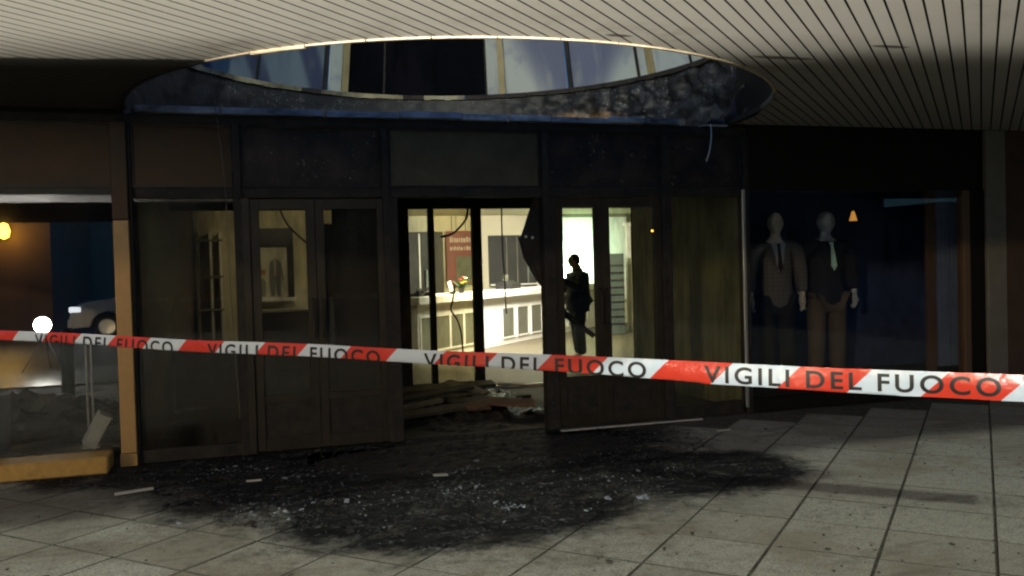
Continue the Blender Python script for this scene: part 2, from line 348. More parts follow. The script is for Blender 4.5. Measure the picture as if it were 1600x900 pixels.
for k, (far, dist, c) in enumerate(cand):
    dz = -.0025 + random.uniform(-.002, .002)
    if k < 290 and not far:
        o = bpy.data.objects.new('paving_tile', tm); COL.objects.link(o); o.parent = pav; o.location = (c.x, c.y, dz)
        o.rotation_euler = (random.uniform(-.003, .003), random.uniform(-.003, .003), R(45 + 90 * random.randrange(4)) + random.uniform(-.004, .004))
    else:
        n0 = len(rest.v); tile_geo(rest, .2445); rest.xf(Matrix.Translation((c.x, c.y, dz)) @ Matrix.Rotation(R(45), 4, 'Z'), n0)
obj('paving_field', rest, [M_TILE, M_JOINT], pav, kind='stuff')
road = obj('road', B(-60, 60, 6.0, 60, -.016, -.012), mat('wet_asphalt', (.035, .037, .038), .35, noise=.3, nscale=1.2, col2=(.06, .062, .062), bump=.2, bscale=15), kind='structure')

# ---------------------------------------------------------------- canopy with its round opening
CX, RAD, ZC = -.45, 2.6, 2.72
can = thing('canopy', 'cream strip lined canopy soffit with a round opening before the shop', 'canopy', (CX, -4, ZC))
YN = -7.0
def strip_geo(k):
    near, farp = MB(), MB(); p0 = -1.695 + .0855 * k; lo, hi = p0 + .006, p0 + .0855 - .006
    N = 4; offs = [lo + (hi - lo) * i / N for i in range(N + 1)]
    def ends(off):
        A = FOOT + NA * off
        t0 = (YN - A.y) / DA.y; t1 = (-.004 - A.y) / DA.y
        t0 = max(t0, (-13 - A.x) / DA.x); t1 = min(t1, (12 - A.x) / DA.x)
        c = Vector((CX, 0, 0)) - A; tc = c.dot(DA); h2 = (RAD + .004) ** 2 - (c - DA * tc).length_squared
        hh = math.sqrt(h2) if h2 > 0 else 0
        return A, t0, t1, tc - hh, tc + hh, h2 > 0
    E = [ends(o) for o in offs]
    def slab(i, ta, tb, mb):
        for q in (0, 1):
            if tb[q] - ta[q] < .002: tb[q] = ta[q] + .002
        A, Bq = E[i][0], E[i + 1][0]
        pts = [A + DA * ta[0], A + DA * tb[0], Bq + DA * tb[1], Bq + DA * ta[1]]
        b = len(mb.v)
        for z in (ZC, ZC + .014): mb.v += [(p.x, p.y, z) for p in pts]
        fs = [(0, 1, 2, 3), (7, 6, 5, 4), (0, 4, 5, 1), (2, 6, 7, 3), (1, 5, 6, 2), (3, 7, 4, 0)]
        mb.f += [tuple(b + x for x in f) for f in fs]; mb.mi += [0, 1, 1, 1, 1, 1]
    if max(e[2] - e[1] for e in E) < .02: return None
    for i in range(N):
        a, b = E[i], E[i + 1]
        if max(a[2] - a[1], b[2] - b[1]) < .01: continue
        if a[5] or b[5]:
            n0, n1 = max(a[1], min(a[3], a[2])), max(b[1], min(b[3], b[2]))
            slab(i, [a[1], b[1]], [n0, n1], near)
            if a[4] < a[2] - .01 and b[4] < b[2] - .01: slab(i, [max(a[1], a[4]), max(b[1], b[4])], [a[2], b[2]], farp)
        else: slab(i, [a[1], b[1]], [a[2], b[2]], near)
    return near, farp
for k in range(-84, 130):
    for g_ in strip_geo(k) or ():
        if g_.v: obj('ceiling_strip', g_, [M_STRIP, M_DARKIN], can)  # strip sides dark: shade of the gaps put into their colour
# dark deck above the strips, with the same hole
deck = MB(); NS = 96
for i in range(NS):
    a0, a1 = 2 * math.pi * i / NS, 2 * math.pi * (i + 1) / NS
    def outer(a):
        dx, dy = math.cos(a), math.sin(a); t = min((14 - CX) / dx if dx > 1e-6 else (-14 - CX) / dx if dx < -1e-6 else 1e9, 15 / dy if dy > 1e-6 else -9.2 / dy if dy < -1e-6 else 1e9)
        return CX + dx * t, dy * t
    r = RAD + .03
    P = [(CX + r * math.cos(a0), r * math.sin(a0)), (CX + r * math.cos(a1), r * math.sin(a1)), outer(a1), outer(a0)]
    deck.prism(P, ZC + .03, ZC + .06)
for cx_, cy_ in ((14, 15), (-14, 15), (14, -9.2), (-14, -9.2)): pass
obj('deck', deck, M_FASCIA, can)
obj('outer_fascia', B(-13.2, 12.2, YN - .06, YN - .004, ZC - .04, ZC + .5), M_GREYP, can)
# rim trim, in bars bent round the front of the opening
NB = 22
for i in range(NB):
    a0, a1 = R(181 + 178 * i / NB), R(181 + 178 * (i + 1) / NB) - .003
    mb = MB(); n = 6; dz = 0; 
    if i == 6: dz = -.010
    for q in range(n):
        b0, b1 = a0 + (a1 - a0) * q / n, a0 + (a1 - a0) * (q + 1) / n
        mb.prism([(CX + r_ * math.cos(b), r_ * math.sin(b)) for r_, b in ((RAD - .022, b0), (RAD - .022, b1), (RAD + .001, b1), (RAD + .001, b0))], ZC - .008 + dz, ZC + .034 + dz)
    obj('rim_bar', mb, M_CHAR if i < 5 else M_CREAM if i < 18 else M_SILL if i < 20 else M_CHAR, can)

# ---------------------------------------------------------------- light well above the opening
well = thing('light_well', 'burnt round light well with streaked glass panes above the shop entrance', 'light well', (CX, 0, ZC))
ZS = 3.37
wall = MB(); NA_, NZ = 260, 26
for j in range(NZ + 1):
    for i in range(NA_ + 1):
        a = R(-14) + (R(208)) * i / NA_
        z = ZC - .02 + (ZS - ZC + .02) * j / NZ
        p = Vector((CX + RAD * math.cos(a), RAD * math.sin(a), z))
        amt = .012 + .05 * max(0, min(1, (R(75) - a) / R(40)))
        d = mnoise.fractal(p * 6., .8, 2.2, 6) * amt * 1.4 * min(1, j / 3, (NZ - j) / 3 + .2, i / 20)
        rr = RAD + .01 + d
        wall.v.append((CX + rr * math.cos(a), rr * math.sin(a), z))
for j in range(NZ):
    for i in range(NA_):
        b = j * (NA_ + 1) + i; wall.f.append((b, b + 1, b + NA_ + 2, b + NA_ + 1)); wall.mi.append(0)
def drum_mat():
    M = mat('burnt_cladding', (.012, .012, .014), .6); g, P, x, y, z = pos_graph(M); p = M.node_tree.nodes['Principled BSDF']
    n1 = g.noise(P, 11., 8, .75); n2 = g.noise(P, 2.4, 5, .6); n3 = g.noise(P, 38., 5, .7)
    c = g.mix(g.step(n1, .5, .75), (.006, .007, .010), (.075, .070, .066))
    c = g.mix(g.m('MULTIPLY', g.step(n3, .56, .66), g.step(n2, .42, .58)), c, (.17, .17, .18))
    patch = g.m('MULTIPLY', g.step(g.m('ADD', ell(g, x, z, 1.25, 2.98, .65, .2), g.m('MULTIPLY', g.m('SUBTRACT', n1, .5), 1.2)), .1, .6), 1.)
    c = g.mix(patch, c, (.26, .16, .07))
    M.node_tree.links.new(c, p.inputs['Base Color']); return M
obj('drum_wall', wall, drum_mat(), well, smooth=True)
# unseen front half of the drum, raised to block stray light; porch roof
fr = MB()
for i in range(48):
    a0, a1 = R(183 + 174 * i / 48), R(183 + 174 * (i + 1) / 48)
    fr.prism([(CX + r_ * math.cos(b), r_ * math.sin(b)) for r_, b in ((RAD + .004, a0), (RAD + .004, a1), (RAD + .05, a1), (RAD + .05, a0))], ZC + .036, ZS)
obj('drum_front', fr, M_FASCIA, well)
half = MB(); n = 40
half.prism([(CX + (RAD - .02) * math.cos(math.pi * i / n), max(.03, (RAD - .02) * math.sin(math.pi * i / n))) for i in range(n + 1)], ZC - .06, ZC - .02)
obj('porch_roof', half, M_CHAR, well)
for i in range(36):
    a0, a1 = R(-4 + 188 * i / 36), R(-4 + 188 * (i + 1) / 36) - .002
    mb = MB()
    for q in range(3):
        b0, b1 = a0 + (a1 - a0) * q / 3, a0 + (a1 - a0) * (q + 1) / 3
        mb.prism([(CX + r_ * math.cos(b), r_ * math.sin(b)) for r_, b in ((RAD - .025, b0), (RAD - .025, b1), (RAD + .06, b1), (RAD + .06, b0))], ZS - .004 + random.uniform(-.006, .006), ZS + .042)
    obj('sill_bar', mb, M_SILL if 14 < i < 31 and i not in (17, 22) else M_CHAR, well)
Z0, Z1, R1 = ZS + .044, 5.3, 2.15
def cone_pt(a, z, off=0): k = (z - Z0) / (Z1 - Z0); r = RAD + .012 + (R1 - RAD) * k + off; return (CX + r * math.cos(a), r * math.sin(a), z)
def pane(a0, a1, M, name='glass_pane', z0=Z0, z1=Z1, off=0.):
    mb = MB(); n = max(1, int((a1 - a0) / 6))
    for q in range(n):
        b0, b1 = R(a0 + (a1 - a0) * q / n), R(a0 + (a1 - a0) * (q + 1) / n)
        f_ = [cone_pt(b0, z0, off), cone_pt(b1, z0, off), cone_pt(b1, z1, off), cone_pt(b0, z1, off)]; k_ = [cone_pt(b0, z0, off + .01), cone_pt(b1, z0, off + .01), cone_pt(b1, z1, off + .01), cone_pt(b0, z1, off + .01)]
        b = len(mb.v); mb.v += f_ + k_
        for f in ((0, 1, 2, 3), (7, 6, 5, 4), (0, 4, 5, 1), (2, 6, 7, 3), (1, 5, 6, 2), (3, 7, 4, 0)): mb.f.append(tuple(b + x for x in f)); mb.mi.append(0)
    return obj(name, mb, M, well)
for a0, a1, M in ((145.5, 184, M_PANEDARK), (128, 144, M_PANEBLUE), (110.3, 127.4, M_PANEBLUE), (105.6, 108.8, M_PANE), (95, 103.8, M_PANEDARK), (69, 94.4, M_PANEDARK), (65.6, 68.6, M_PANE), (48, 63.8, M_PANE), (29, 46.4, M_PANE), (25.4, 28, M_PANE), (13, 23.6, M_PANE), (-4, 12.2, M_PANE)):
    pane(a0, a1, M)
def post(a, w, M, off=-.03, name='glazing_post'):
    mb = MB(); h = w / 2 / RAD; a = R(a)
    f_ = [cone_pt(a - h, Z0, off), cone_pt(a + h, Z0, off), cone_pt(a + h, Z1, off), cone_pt(a - h, Z1, off)]; k_ = [cone_pt(a - h, Z0, off + .06), cone_pt(a + h, Z0, off + .06), cone_pt(a + h, Z1, off + .06), cone_pt(a - h, Z1, off + .06)]
    mb.v += f_ + k_
    for f in ((0, 1, 2, 3), (7, 6, 5, 4), (0, 4, 5, 1), (2, 6, 7, 3), (1, 5, 6, 2), (3, 7, 4, 0)): mb.f.append(f); mb.mi.append(0)
    return obj(name, mb, M, well)
for a in (24.6, 64.7, 104.7, 144.7, 184.0, -4.): post(a, .07, M_POST)
for a, w in ((109.5, .035), (47.2, .045), (28.4, .03), (12.6, .02), (127.7, .02), (94.7, .02), (68.8, .02)): post(a, w, M_CHAR, -.012, 'glazing_bar')
cap = MB(); cap.prism([(CX + (R1 + .03) * math.cos(R(-4 + 188 * i / 40)), (R1 + .03) * math.sin(R(-4 + 188 * i / 40))) for i in range(41)] + [(CX + (R1 - .12) * math.cos(R(184 - 188 * i / 40)), (R1 - .12) * math.sin(R(184 - 188 * i / 40))) for i in range(41)], Z1 + .002, Z1 + .06)
obj('cap_plate', cap, M_PANEBLUE, well)

# ---------------------------------------------------------------- shop front
ZT, ZH = 2.09, 2.12
front = thing('storefront', 'burnt bronze shop front with glass doors and blackened header panels', 'shop front', (0, 0, 0))
for (x0, x1, M) in ((-7, -3.045, M_HEAD), (-3.02, -2.29, M_HEAD), (-2.215, -1.115, M_HEADSOOT), (-1.045, .285, M_HEADOLIVE), (.355, 1.44, M_HEADSOOT), (1.525, 2.27, M_HEADSOOT)):
    obj('header_panel', B(x0, x1, .012, .05, ZH + .012, 2.615), M, front, bevel=.004)
    fm = MB(); fm.box(x0, x1, -.012, .011, 2.60, 2.616); fm.box(x0, x1, -.012, .011, ZH + .004, ZH + .02)
    fm.box(x0, x0 + .016, -.0118, .0112, ZH + .021, 2.599); fm.box(x1 - .016, x1, -.0118, .0112, ZH + .021, 2.599)
    obj('panel_bead', fm, M_FRAME if M is M_HEAD else M_CHAR, front)
obj('fascia_panel', B(2.335, 5.10, -.02, .05, ZH - .02, ZC - .006), M_FASCIA, front, bevel=.004)
obj('lintel', B(-3.0, 2.30, -.028, .055, 2.04, ZH), M_CHAR, front, bevel=.004)
obj('lintel', B(-7, -3.16, -.02, .055, 2.075, ZH + .002), M_FRAME, front, bevel=.004)
obj('top_rail', B(-7, 2.332, -.024, .055, 2.617, 2.685), M_CHAR, front, bevel=.004)
obj('soffit_board', B(-7, CX - RAD - .02, -.022, .055, 2.687, ZC - .002), M_FASCIA, front)
# the painted flashing along the top of the header, torn into lengths by the fire
fx = [-2.98, -2.35, -1.55, -.95, -.42, .0, .38, .92, 1.28, 1.62]
for i in range(len(fx) - 1):
    x0, x1 = fx[i] + .004, fx[i + 1] - random.choice((.004, .02, .008))
    t = random.uniform(-.008, .008)
    mb = MB().prism([(-.075, 2.694 + t), (-.075, 2.74 + t), (-.068, 2.742 + t), (.05, 2.715), (.05, 2.690)], x0, x1, 'x')
    obj('flashing', mb, M_FLASHLIT if i in (4, 5, 6, 7) else M_FLASH, front)
obj('flashing', B(1.86, 2.12, -.06, .04, 2.69, 2.70), M_PALE, front)
def mullion(x0, x1, z0=0., z1=2.616, M=M_CHAR, y0=-.05, y1=.06, name='mullion'): return obj(name, B(x0, x1, y0, y1, z0, z1), M, front, bevel=.005)
mullion(-3.043, -3.022, .0, 2.616); mullion(-2.285, -2.222); mullion(-1.11, -1.052); mullion(.29, .35); mullion(1.446, 1.52); mullion(2.275, 2.333)
for x0, x1 in ((-2.28, -2.165), (-1.088, -.985), (.287, .404), (1.432, 1.526)): obj('door_post', B(x0, x1, -.0475, .07, .002, 2.038), M_FRAME if x0 < -2 else M_CHAR, front, bevel=.006)
obj('edge_profile', B(2.246, 2.276, -.075, -.051, .06, 2.10), M_STEEL, front, bevel=.004)
obj('glass_pane', B(-3.02, -2.283, .004, .012, .10, 2.038), M_SOOTGLASS, front)
obj('base_rail', B(-3.02, -2.283, -.03, .05, .002, .098), M_CHAR, front)
obj('glass_pane', B(1.53, 2.244, .004, .012, .12, 2.038), M_GREENGLASS, front)
obj('base_rail', B(1.53, 2.244, -.03, .05, .002, .118), M_CHAR, front)
obj('threshold_strip', MB().box(.36, 1.72, -.19, -.15, .002, .012), M_PALE, front)
# left shop window by the ochre column
obj('glass_pane', B(-7, -3.16, .004, .012, .13, 2.073), M_GLASS, front)
# display window
obj('glass_pane', B(2.334, 4.83, .004, .012, .13, 2.10), glass('display_glass', (.96, .97, .98), .05, (.02, .02, .03)), front)
obj('base_rail', B(2.334, 5.11, -.05, .055, .002, .128), M_FASCIA, front, bevel=.004)
obj('window_jamb', B(4.832, 4.91, -.04, .06, .13, 2.098), M_WOOD, front, bevel=.004)
obj('window_jamb', B(4.912, 5.108, -.03, .06, .13, 2.098), M_FASCIA, front, bevel=.004)
# doors, each with stiles, rails, kick panel and pane
def door(x0, x1, G_, hinge, M=M_FRAME, y=.0):
    d = bpy.data.objects.new('door', None); COL.objects.link(d); d.parent = front; d.location = (x0, y, 0)
    w = .072
    for a, b in ((x0 + .0005, x0 + w), (x1 - w, x1 - .0005)): obj('stile', B(a, b, y - .025, y + .03, .012, 2.03), M, d, bevel=.004)
    obj('top_rail', B(x0 + w, x1 - w, y - .022, y + .028, 1.95, 2.03), M, d); obj('middle_rail', B(x0 + w, x1 - w, y - .022, y + .028, .40, .45), M, d)
    obj('bottom_rail', B(x0 + w, x1 - w, y - .022, y + .028, .012, .11), M, d); obj('kick_panel', B(x0 + w, x1 - w, y - .006, y + .012, .11, .40), M_CHAR, d)
    obj('pane', B(x0 + w, x1 - w, y, y + .008, .45, 1.95), G_, d)
    hx = x0 + w * .5 if hinge else x1 - w * .5
    obj('handle', MB().tube([(hx, y - .03, .92), (hx, y - .075, .92), (hx, y - .075, 1.22), (hx, y - .03, 1.22)], .011, 8), M_CHAR, d)
    return d
door(-2.165, -1.66, M_HAZEGLASS, False); door(-1.66, -1.088, M_SOOTGLASS, True)
door(.405, .848, M_GREENGLASS, False); door(.848, 1.432, M_GREENGLASS, True)
# what is left of the burnt door in the open bay: a buckled plate and the closer arm
rem = MB(); rem.prism([(.286, 2.035), (.235, 2.035), (.115, 1.70), (.135, 1.585), (.225, 1.44), (.286, 1.33)], .05, .075, 'y')
bent = thing('bent_door_plate', 'black buckled door plate hanging with holes beside the open doorway', 'debris', (.286, .06, 1.3))
obj('plate', rem, M_CHAR, bent, bevel=.003)
for z, x in ((1.70, .155), (1.69, .215)): obj('bolt', MB().lathe((x, .047, z), [(.013, 0), (.013, .01), (.006, .012)], 8, 'y'), M_PALE, bent)
arm = MB(); arm.tube([(.12, .09, 1.70), (.165, .09, 1.52), (.28, .09, 1.32), (.40, .09, 1.17), (.52, .09, 1.0), (.80, .12, .79)], [.022, .026, .026, .03, .03, .022], 6)
obj('arm', arm, M_CHAR, bent)

# ochre column, kerb and right-hand pillars
tc = thing('ochre_column', 'ochre yellow square column left of the burnt panes', 'column', (-3.1, 0, 0))
obj('shaft', B(-3.158, -3.046, -.09, .09, .10, 1.87), M_TAN, tc, bevel=.006); obj('upper_shaft', B(-3.16, -3.044, -.093, .09, 1.874, 2.61), M_HEAD, tc, bevel=.004); obj('plinth', B(-3.165, -3.044, -.098, .10, 0, .098), M_TAN, tc, bevel=.004)  # top of the shaft set in the darker header brown
kb = thing('yellow_kerb', 'low yellow painted kerb under the left shop window', 'kerb', (-5, -.2, 0))
for i in range(4):
    x1 = -3.22 - i * .95; obj('kerb_stone', B(x1 - .945, x1, -.31, -.015, 0, .125), M_KERB, kb, bevel=.012)
gp = thing('grey_pillar', 'grey square pillar right of the mannequin window', 'pillar', (5.24, 0, 0))
obj('shaft', B(5.112, 5.36, -.06, .2, .08, ZC - .004), M_GREYP, gp, bevel=.006); obj('plinth', B(5.106, 5.366, -.068, .2, 0, .078), M_FASCIA, gp)
bw = thing('brown_wall', 'dark brown panelled wall at the right edge', 'wall', (6.5, 0, 0))
for i in range(4): obj('wall_panel', B(5.372 + .6 * i, 5.966 + .6 * i, -.03 - .002 * (i % 2), .2, .0, ZC - .004), M_BROWNW, bw, bevel=.005)

# ---------------------------------------------------------------- inside of the shop
room = thing('shop_interior', 'beige shop room seen through the burnt doorway', 'room', (1, 7, 0))
obj('floor', B(-2.98, 9.4, 2.72, 13.2, -.012, -.004), M_FLOORIN, room); obj('porch_floor', B(-2.98, 2.36, .08, 2.718, -.012, -.004), M_CHAR, room)
obj('back_wall', B(-.6, 9.4, 12.5, 12.7, 0, 2.74), M_WALL, room); obj('right_wall', B(9.2, 9.4, 1.6, 12.498, 0, 2.74), M_WALL, room)
obj('left_wall', B(-3.02, -2.99, .06, 13.2, 0, 2.74), M_BROWNW, room); obj('display_wall', B(-2.98, -.55, 7.0, 7.15, 0, 2.74), M_WALL, room)
obj('return_wall', B(-.6, -.5, 7.152, 12.498, 0, 2.74), M_WALL, room)
obj('ceiling', B(-2.98, 9.4, 2.72, 13.2, 2.66, 2.70), M_WALL, room); obj('porch_ceiling', B(-2.98, 2.36, .08, 2.718, 2.55, 2.6), M_OLIVEW, room)
obj('porch_side_wall', B(2.345, 2.40, .08, 2.60, 0, 2.6), M_OLIVEW, room)
# inner glazed partition
ip = thing('inner_partition', 'blackened inner door frame behind the burnt doorway', 'door frame', (0, 2.8, 0))
obj('header', B(-2.98, 2.9, 2.74, 2.86, 2.14, 2.6), M_CHAR, ip, bevel=.004)
for x0, x1 in ((-.165, -.10), (.36, .47), (2.44, 2.60)): obj('post', B(x0, x1, 2.75, 2.85, 0, 2.138), M_CHAR, ip, bevel=.005)
obj('burnt_panel', B(-1.27, -.40, 2.75, 2.80, 0, 2.138), M_CHAR, ip, bevel=.004); obj('burnt_panel', B(-1.375, -1.274, 2.753, 2.80, 0, 1.98), M_CHAR, ip, bevel=.004); obj('lower_panel', B(-2.98, -1.379, 2.75, 2.80, 0, .70), M_CHAR, ip)
obj('pale_stile', B(-1.335, -1.285, 2.70, 2.745, .55, 1.16), M_WHITEW, ip)
obj('pane', B(-.398, -.167, 2.79, 2.798, .1, 2.138), M_GREENGLASS, ip); obj('pane', B(-.098, .358, 2.79, 2.798, .1, 2.138), M_YELGLASS, ip)
obj('bottom_rail', B(-.398, -.167, 2.76, 2.83, 0, .098), M_CHAR, ip); obj('bottom_rail', B(-.098, .358, 2.76, 2.83, 0, .098), M_CHAR, ip)
obj('step_edge', B(.472, 2.43, 2.70, 2.74, -.003, .03), M_PALE, ip)

# counter, running away to the right at 45 degrees
ca = math.atan2(.72641, .68726); CO = Vector((1.76, 7.74, 0))
def cx(t, n, z): return tuple(CO + Vector((math.cos(ca), math.sin(ca), 0)) * t + Vector((math.sin(ca), -math.cos(ca), 0)) * n + Vector((0, 0, z)))   # n > 0 towards the shop front
MC = Matrix.Translation(CO) @ Matrix.Rotation(ca, 4, 'Z')
def cbox(t0, t1, n0, n1, z0, z1): return MB().box(t0, t1, -n1, -n0, z0, z1).xf(MC)
ct = thing('service_counter', 'long white service counter with grey inset panels inside the shop', 'counter', tuple(CO), ca)
obj('worktop', cbox(-2.2, 6.0, -.62, .10, .89, 1.01), M_WHITEW, ct, bevel=.006)
obj('front_panel', cbox(-2.08, 5.9, -.06, 0, .0, .888), M_WHITEW, ct); obj('end_panel', cbox(-2.1, -2.082, -.58, .0, 0, .888), M_WHITEW, ct)
ins = [-2.02 + .46 * i for i in range(4)] + [.78 + .62 * i for i in range(7)]
for t in ins:
    f_ = obj('inset_panel', cbox(t, t + (.40 if t < .5 else .47), .001, .006, .14, .67), M_MIRROR, ct)
    fm = MB(); 
    w_ = .40 if t < .5 else .47
    for q in ((t - .03, t, .11, .70), (t + w_, t + w_ + .03, .11, .70)): fm.box(q[0], q[1], -.016, -.001, q[2], q[3])
    fm.box(t, t + w_, -.016, -.001, .67, .70); fm.box(t, t + w_, -.016, -.001, .11, .14); fm.xf(MC)
    obj('frame', fm, M_WHITEW, f_)
# things on the counter
def on_counter(name, label, cat, t, n=-.25): return thing(name, label, cat, cx(t, n, 1.011), ca)
k = on_counter('desk_phone', 'small black desk telephone at the left end of the counter', 'telephone', -1.95, -.1)
k_ = MB().prism([(-.09, 0), (.09, 0), (.09, .035), (-.09, .09)], -.08, .08, 'x').xf(Matrix.Translation(cx(-1.95, -.1, 1.011)) @ Matrix.Rotation(ca, 4, 'Z')); obj('base', k_, M_BLACK, k, bevel=.004)
obj('handset', MB().tube([cx(-2.02, -.05, 1.10), cx(-2.0, -.05, 1.125), cx(-1.9, -.05, 1.125), cx(-1.88, -.05, 1.10)], .018), M_BLACK, k)
k = on_counter('card_terminal', 'little black card terminal beside the telephone on the counter', 'card terminal', -1.66, -.1)
k_ = MB().prism([(-.08, 0), (.08, 0), (.08, .03), (-.08, .075)], -.04, .04, 'x').xf(Matrix.Translation(cx(-1.66, -.1, 1.011)) @ Matrix.Rotation(ca, 4, 'Z')); obj('body', k_, M_BLACK, k, bevel=.004)
obj('keypad', MB().box(-.03, .03, -.05, .02, .0, .008).xf(Matrix.Translation(cx(-1.66, -.12, 1.065)) @ Matrix.Rotation(ca, 4, 'Z') @ Matrix.Rotation(-.27, 4, 'X')), M_MUTED, k)
k = on_counter('computer_monitor', 'dark computer monitor turned sideways on the counter', 'monitor', -1.15, -.42)
obj('screen', MB().box(-.24, .24, -.02, .02, .12, .42).xf(Matrix.Translation(cx(-1.15, -.42, 1.011)) @ Matrix.Rotation(ca + .5, 4, 'Z')), M_BLACK, k, bevel=.006)
obj('stand', MB().lathe(cx(-1.15, -.42, 1.011), [(.10, 0), (.10, .012), (.02, .02), (.02, .13)], 14), M_BLACK, k)
k = on_counter('leaflet_holder', 'white leaflet holder tilted back among dark clutter on the counter', 'leaflet holder', -.98, -.02)
obj('leaflet', MB().box(-.055, .055, -.006, .006, 0, .22).xf(Matrix.Translation(cx(-.98, -.02, 1.014)) @ Matrix.Rotation(ca, 4, 'Z') @ Matrix.Rotation(-.15, 4, 'X') @ Matrix.Rotation(-.25, 4, 'Y')), M_WHITEW, k)
obj('holder', MB().box(-.06, .06, -.03, .03, 0, .05).xf(Matrix.Translation(cx(-.98, -.02, 1.012)) @ Matrix.Rotation(ca, 4, 'Z')), M_BLACK, k)
k = on_counter('flower_pot', 'potted flowers with red and yellow blooms on the counter', 'flowers', -.62, -.05)
obj('pot', MB().lathe(cx(-.62, -.05, 1.012), [(.045, 0), (.06, .1), (.052, .1), (.045, .085)], 14), M_BLACK, k)
lf = MB()
for i in range(46):
    a, e, l = random.uniform(0, 6.28), random.uniform(.3, 1.5), random.uniform(.08, .2)
    b = Vector(cx(-.62, -.05, 1.09)); d = Vector((math.cos(a) * math.cos(e), math.sin(a) * math.cos(e), math.sin(e))); s_ = d.orthogonal().normalized() * .014
    lf.quad([b + d * l * .3 - s_, b + d * l * .3 + s_, b + d * l + s_ * .6, b + d * l - s_ * .6])
obj('foliage', lf, mat('leaf_green', (.03, .06, .03), .7), k)
for i, (dx, dz, M) in enumerate(((-.08, .2, (.35, .05, .05)), (.02, .24, (.4, .07, .06)), (.07, .16, (.6, .5, .06)), (.1, .22, (.7, .65, .6)), (-.02, .14, (.6, .5, .06)))):
    obj('bloom', MB().lathe(cx(-.62 + dx, -.02, 1.03 + dz), [(.006, 0), (.03, .012), (.034, .025), (.018, .034), (.004, .03)], 10), mat('bloom_%d' % i, M, .6), k)
k = on_counter('yellow_ribbon', 'bright yellow ribbon hanging over the counter edge', 'ribbon', -.42, .08)
obj('strip', MB().box(-.02, .02, -.003, .003, 0, .20).xf(Matrix.Translation(cx(-.46, .108, .93)) @ Matrix.Rotation(ca, 4, 'Z') @ Matrix.Rotation(-.3, 4, 'Y')), mat('yellow_plastic', (.75, .62, .06), .4), k)
k = on_counter('till', 'low dark cash till on the counter before the big black panel', 'till', 1.75, -.35)
obj('body', MB().prism([(-.18, 0), (.18, 0), (.18, .12), (.0, .16), (-.18, .10)], -.2, .2, 'x').xf(Matrix.Translation(cx(1.75, -.35, 1.012)) @ Matrix.Rotation(ca, 4, 'Z')), M_BLACK, k, bevel=.006)
obj('display', MB().box(-.08, .08, -.012, .012, .16, .28).xf(Matrix.Translation(cx(1.75, -.40, 1.01)) @ Matrix.Rotation(ca, 4, 'Z')), M_MIRROR, k)

# back wall pieces
dp = thing('dark_wall_display', 'large dark framed wall panel behind the bright counter', 'wall panel', (3.78, 12.49, 1.6))
obj('panel', B(3.2, 4.36, 12.44, 12.498, 1.0, 2.19), M_DARKIN, dp, bevel=.006)
for i in range(3): obj('divider', B(3.62 + .26 * i, 3.64 + .26 * i, 12.42, 12.439, 1.05, 2.15), M_OLIVEW, dp)
obj('shelf', B(3.2, 4.36, 12.30, 12.439, 1.02, 1.05), M_WHITEW, dp); 
sg = thing('red_sign', 'dark red notice with two lines of faded white lettering hanging in the shop', 'sign', (2.48, 12.3, 1.7))
obj('board', B(2.15, 2.83, 12.28, 12.31, 1.06, 2.3), M_RED, sg, bevel=.004)
tx = MB(); x = 2.22
for row, (z, hgt) in enumerate(((2.04, .12), (1.86, .09))):                # the two lines cannot be read in the photograph: broken pale strokes only
    x = 2.24
    while x < 2.76:
        w_ = random.uniform(.02, .05); tx.box(x, x + w_, 12.272, 12.279, z, z + hgt * random.choice((1, .75, 1, .85))); x += w_ + random.uniform(.012, .03)
obj('faded_lettering', tx, M_MUTED, sg)
obj('picture', B(2.38, 2.76, 12.272, 12.279, 1.12, 1.72), mat('green_print', (.06, .075, .045), .6, noise=.15, nscale=5, col2=(.12, .13, .09)), sg)
for x in (2.3, 2.4, 2.62): obj('wire', MB().tube([(x, 12.295, 2.3), (x, 12.295, 2.66)], .006, 6), M_CABLE, sg)
cb = thing('dark_cupboard', 'tall dark cupboard against the back wall left of the red notice', 'cupboard', (1.75, 12.3, 0))
obj('carcass', B(1.1, 2.02, 12.0, 12.49, 0, 2.28), M_DARKIN, cb, bevel=.005); obj('side_strip', B(1.46, 1.49, 11.97, 11.999, .02, 2.24), M_WHITEW, cb); obj('door', B(1.52, 2.0, 11.975, 11.999, .05, 2.2), M_DARKIN, cb)
# poster on the near wall
po = thing('poster_case', 'framed poster of two figures in grey suits on the beige wall', 'poster', (-1.84, 6.98, 1.6))
obj('frame', MB().box(-2.20, -2.14, 6.93, 6.998, 1.06, 2.15).box(-1.60, -1.50, 6.93, 6.998, 1.06, 2.15).box(-2.139, -1.601, 6.93, 6.998, 1.86, 2.149), M_BLACK, po)
obj('ledge', B(-2.24, -1.50, 6.86, 6.998, 1.0, 1.055), M_WHITEW, po, bevel=.004)
obj('print', B(-2.139, -1.601, 6.965, 6.995, 1.06, 1.858), mat('poster_paper', (.62, .58, .48), .5, noise=.3, nscale=4, col2=(.5, .47, .4)), po)
obj('figure_print', MB().prism([(-1.86, 1.08), (-1.80, 1.08), (-1.785, 1.3), (-1.77, 1.08), (-1.71, 1.08), (-1.70, 1.42), (-1.675, 1.32), (-1.655, 1.34), (-1.69, 1.6), (-1.76, 1.67), (-1.80, 1.67), (-1.87, 1.6), (-1.88, 1.3)], 6.961, 6.964, 'y'), mat('suit_print', (.16, .16, .19), .6), po)
obj('figure_print', MB().prism([(-1.80, 1.40), (-1.775, 1.40), (-1.765, 1.66), (-1.81, 1.66)], 6.957, 6.960, 'y'), M_MUTED, po)
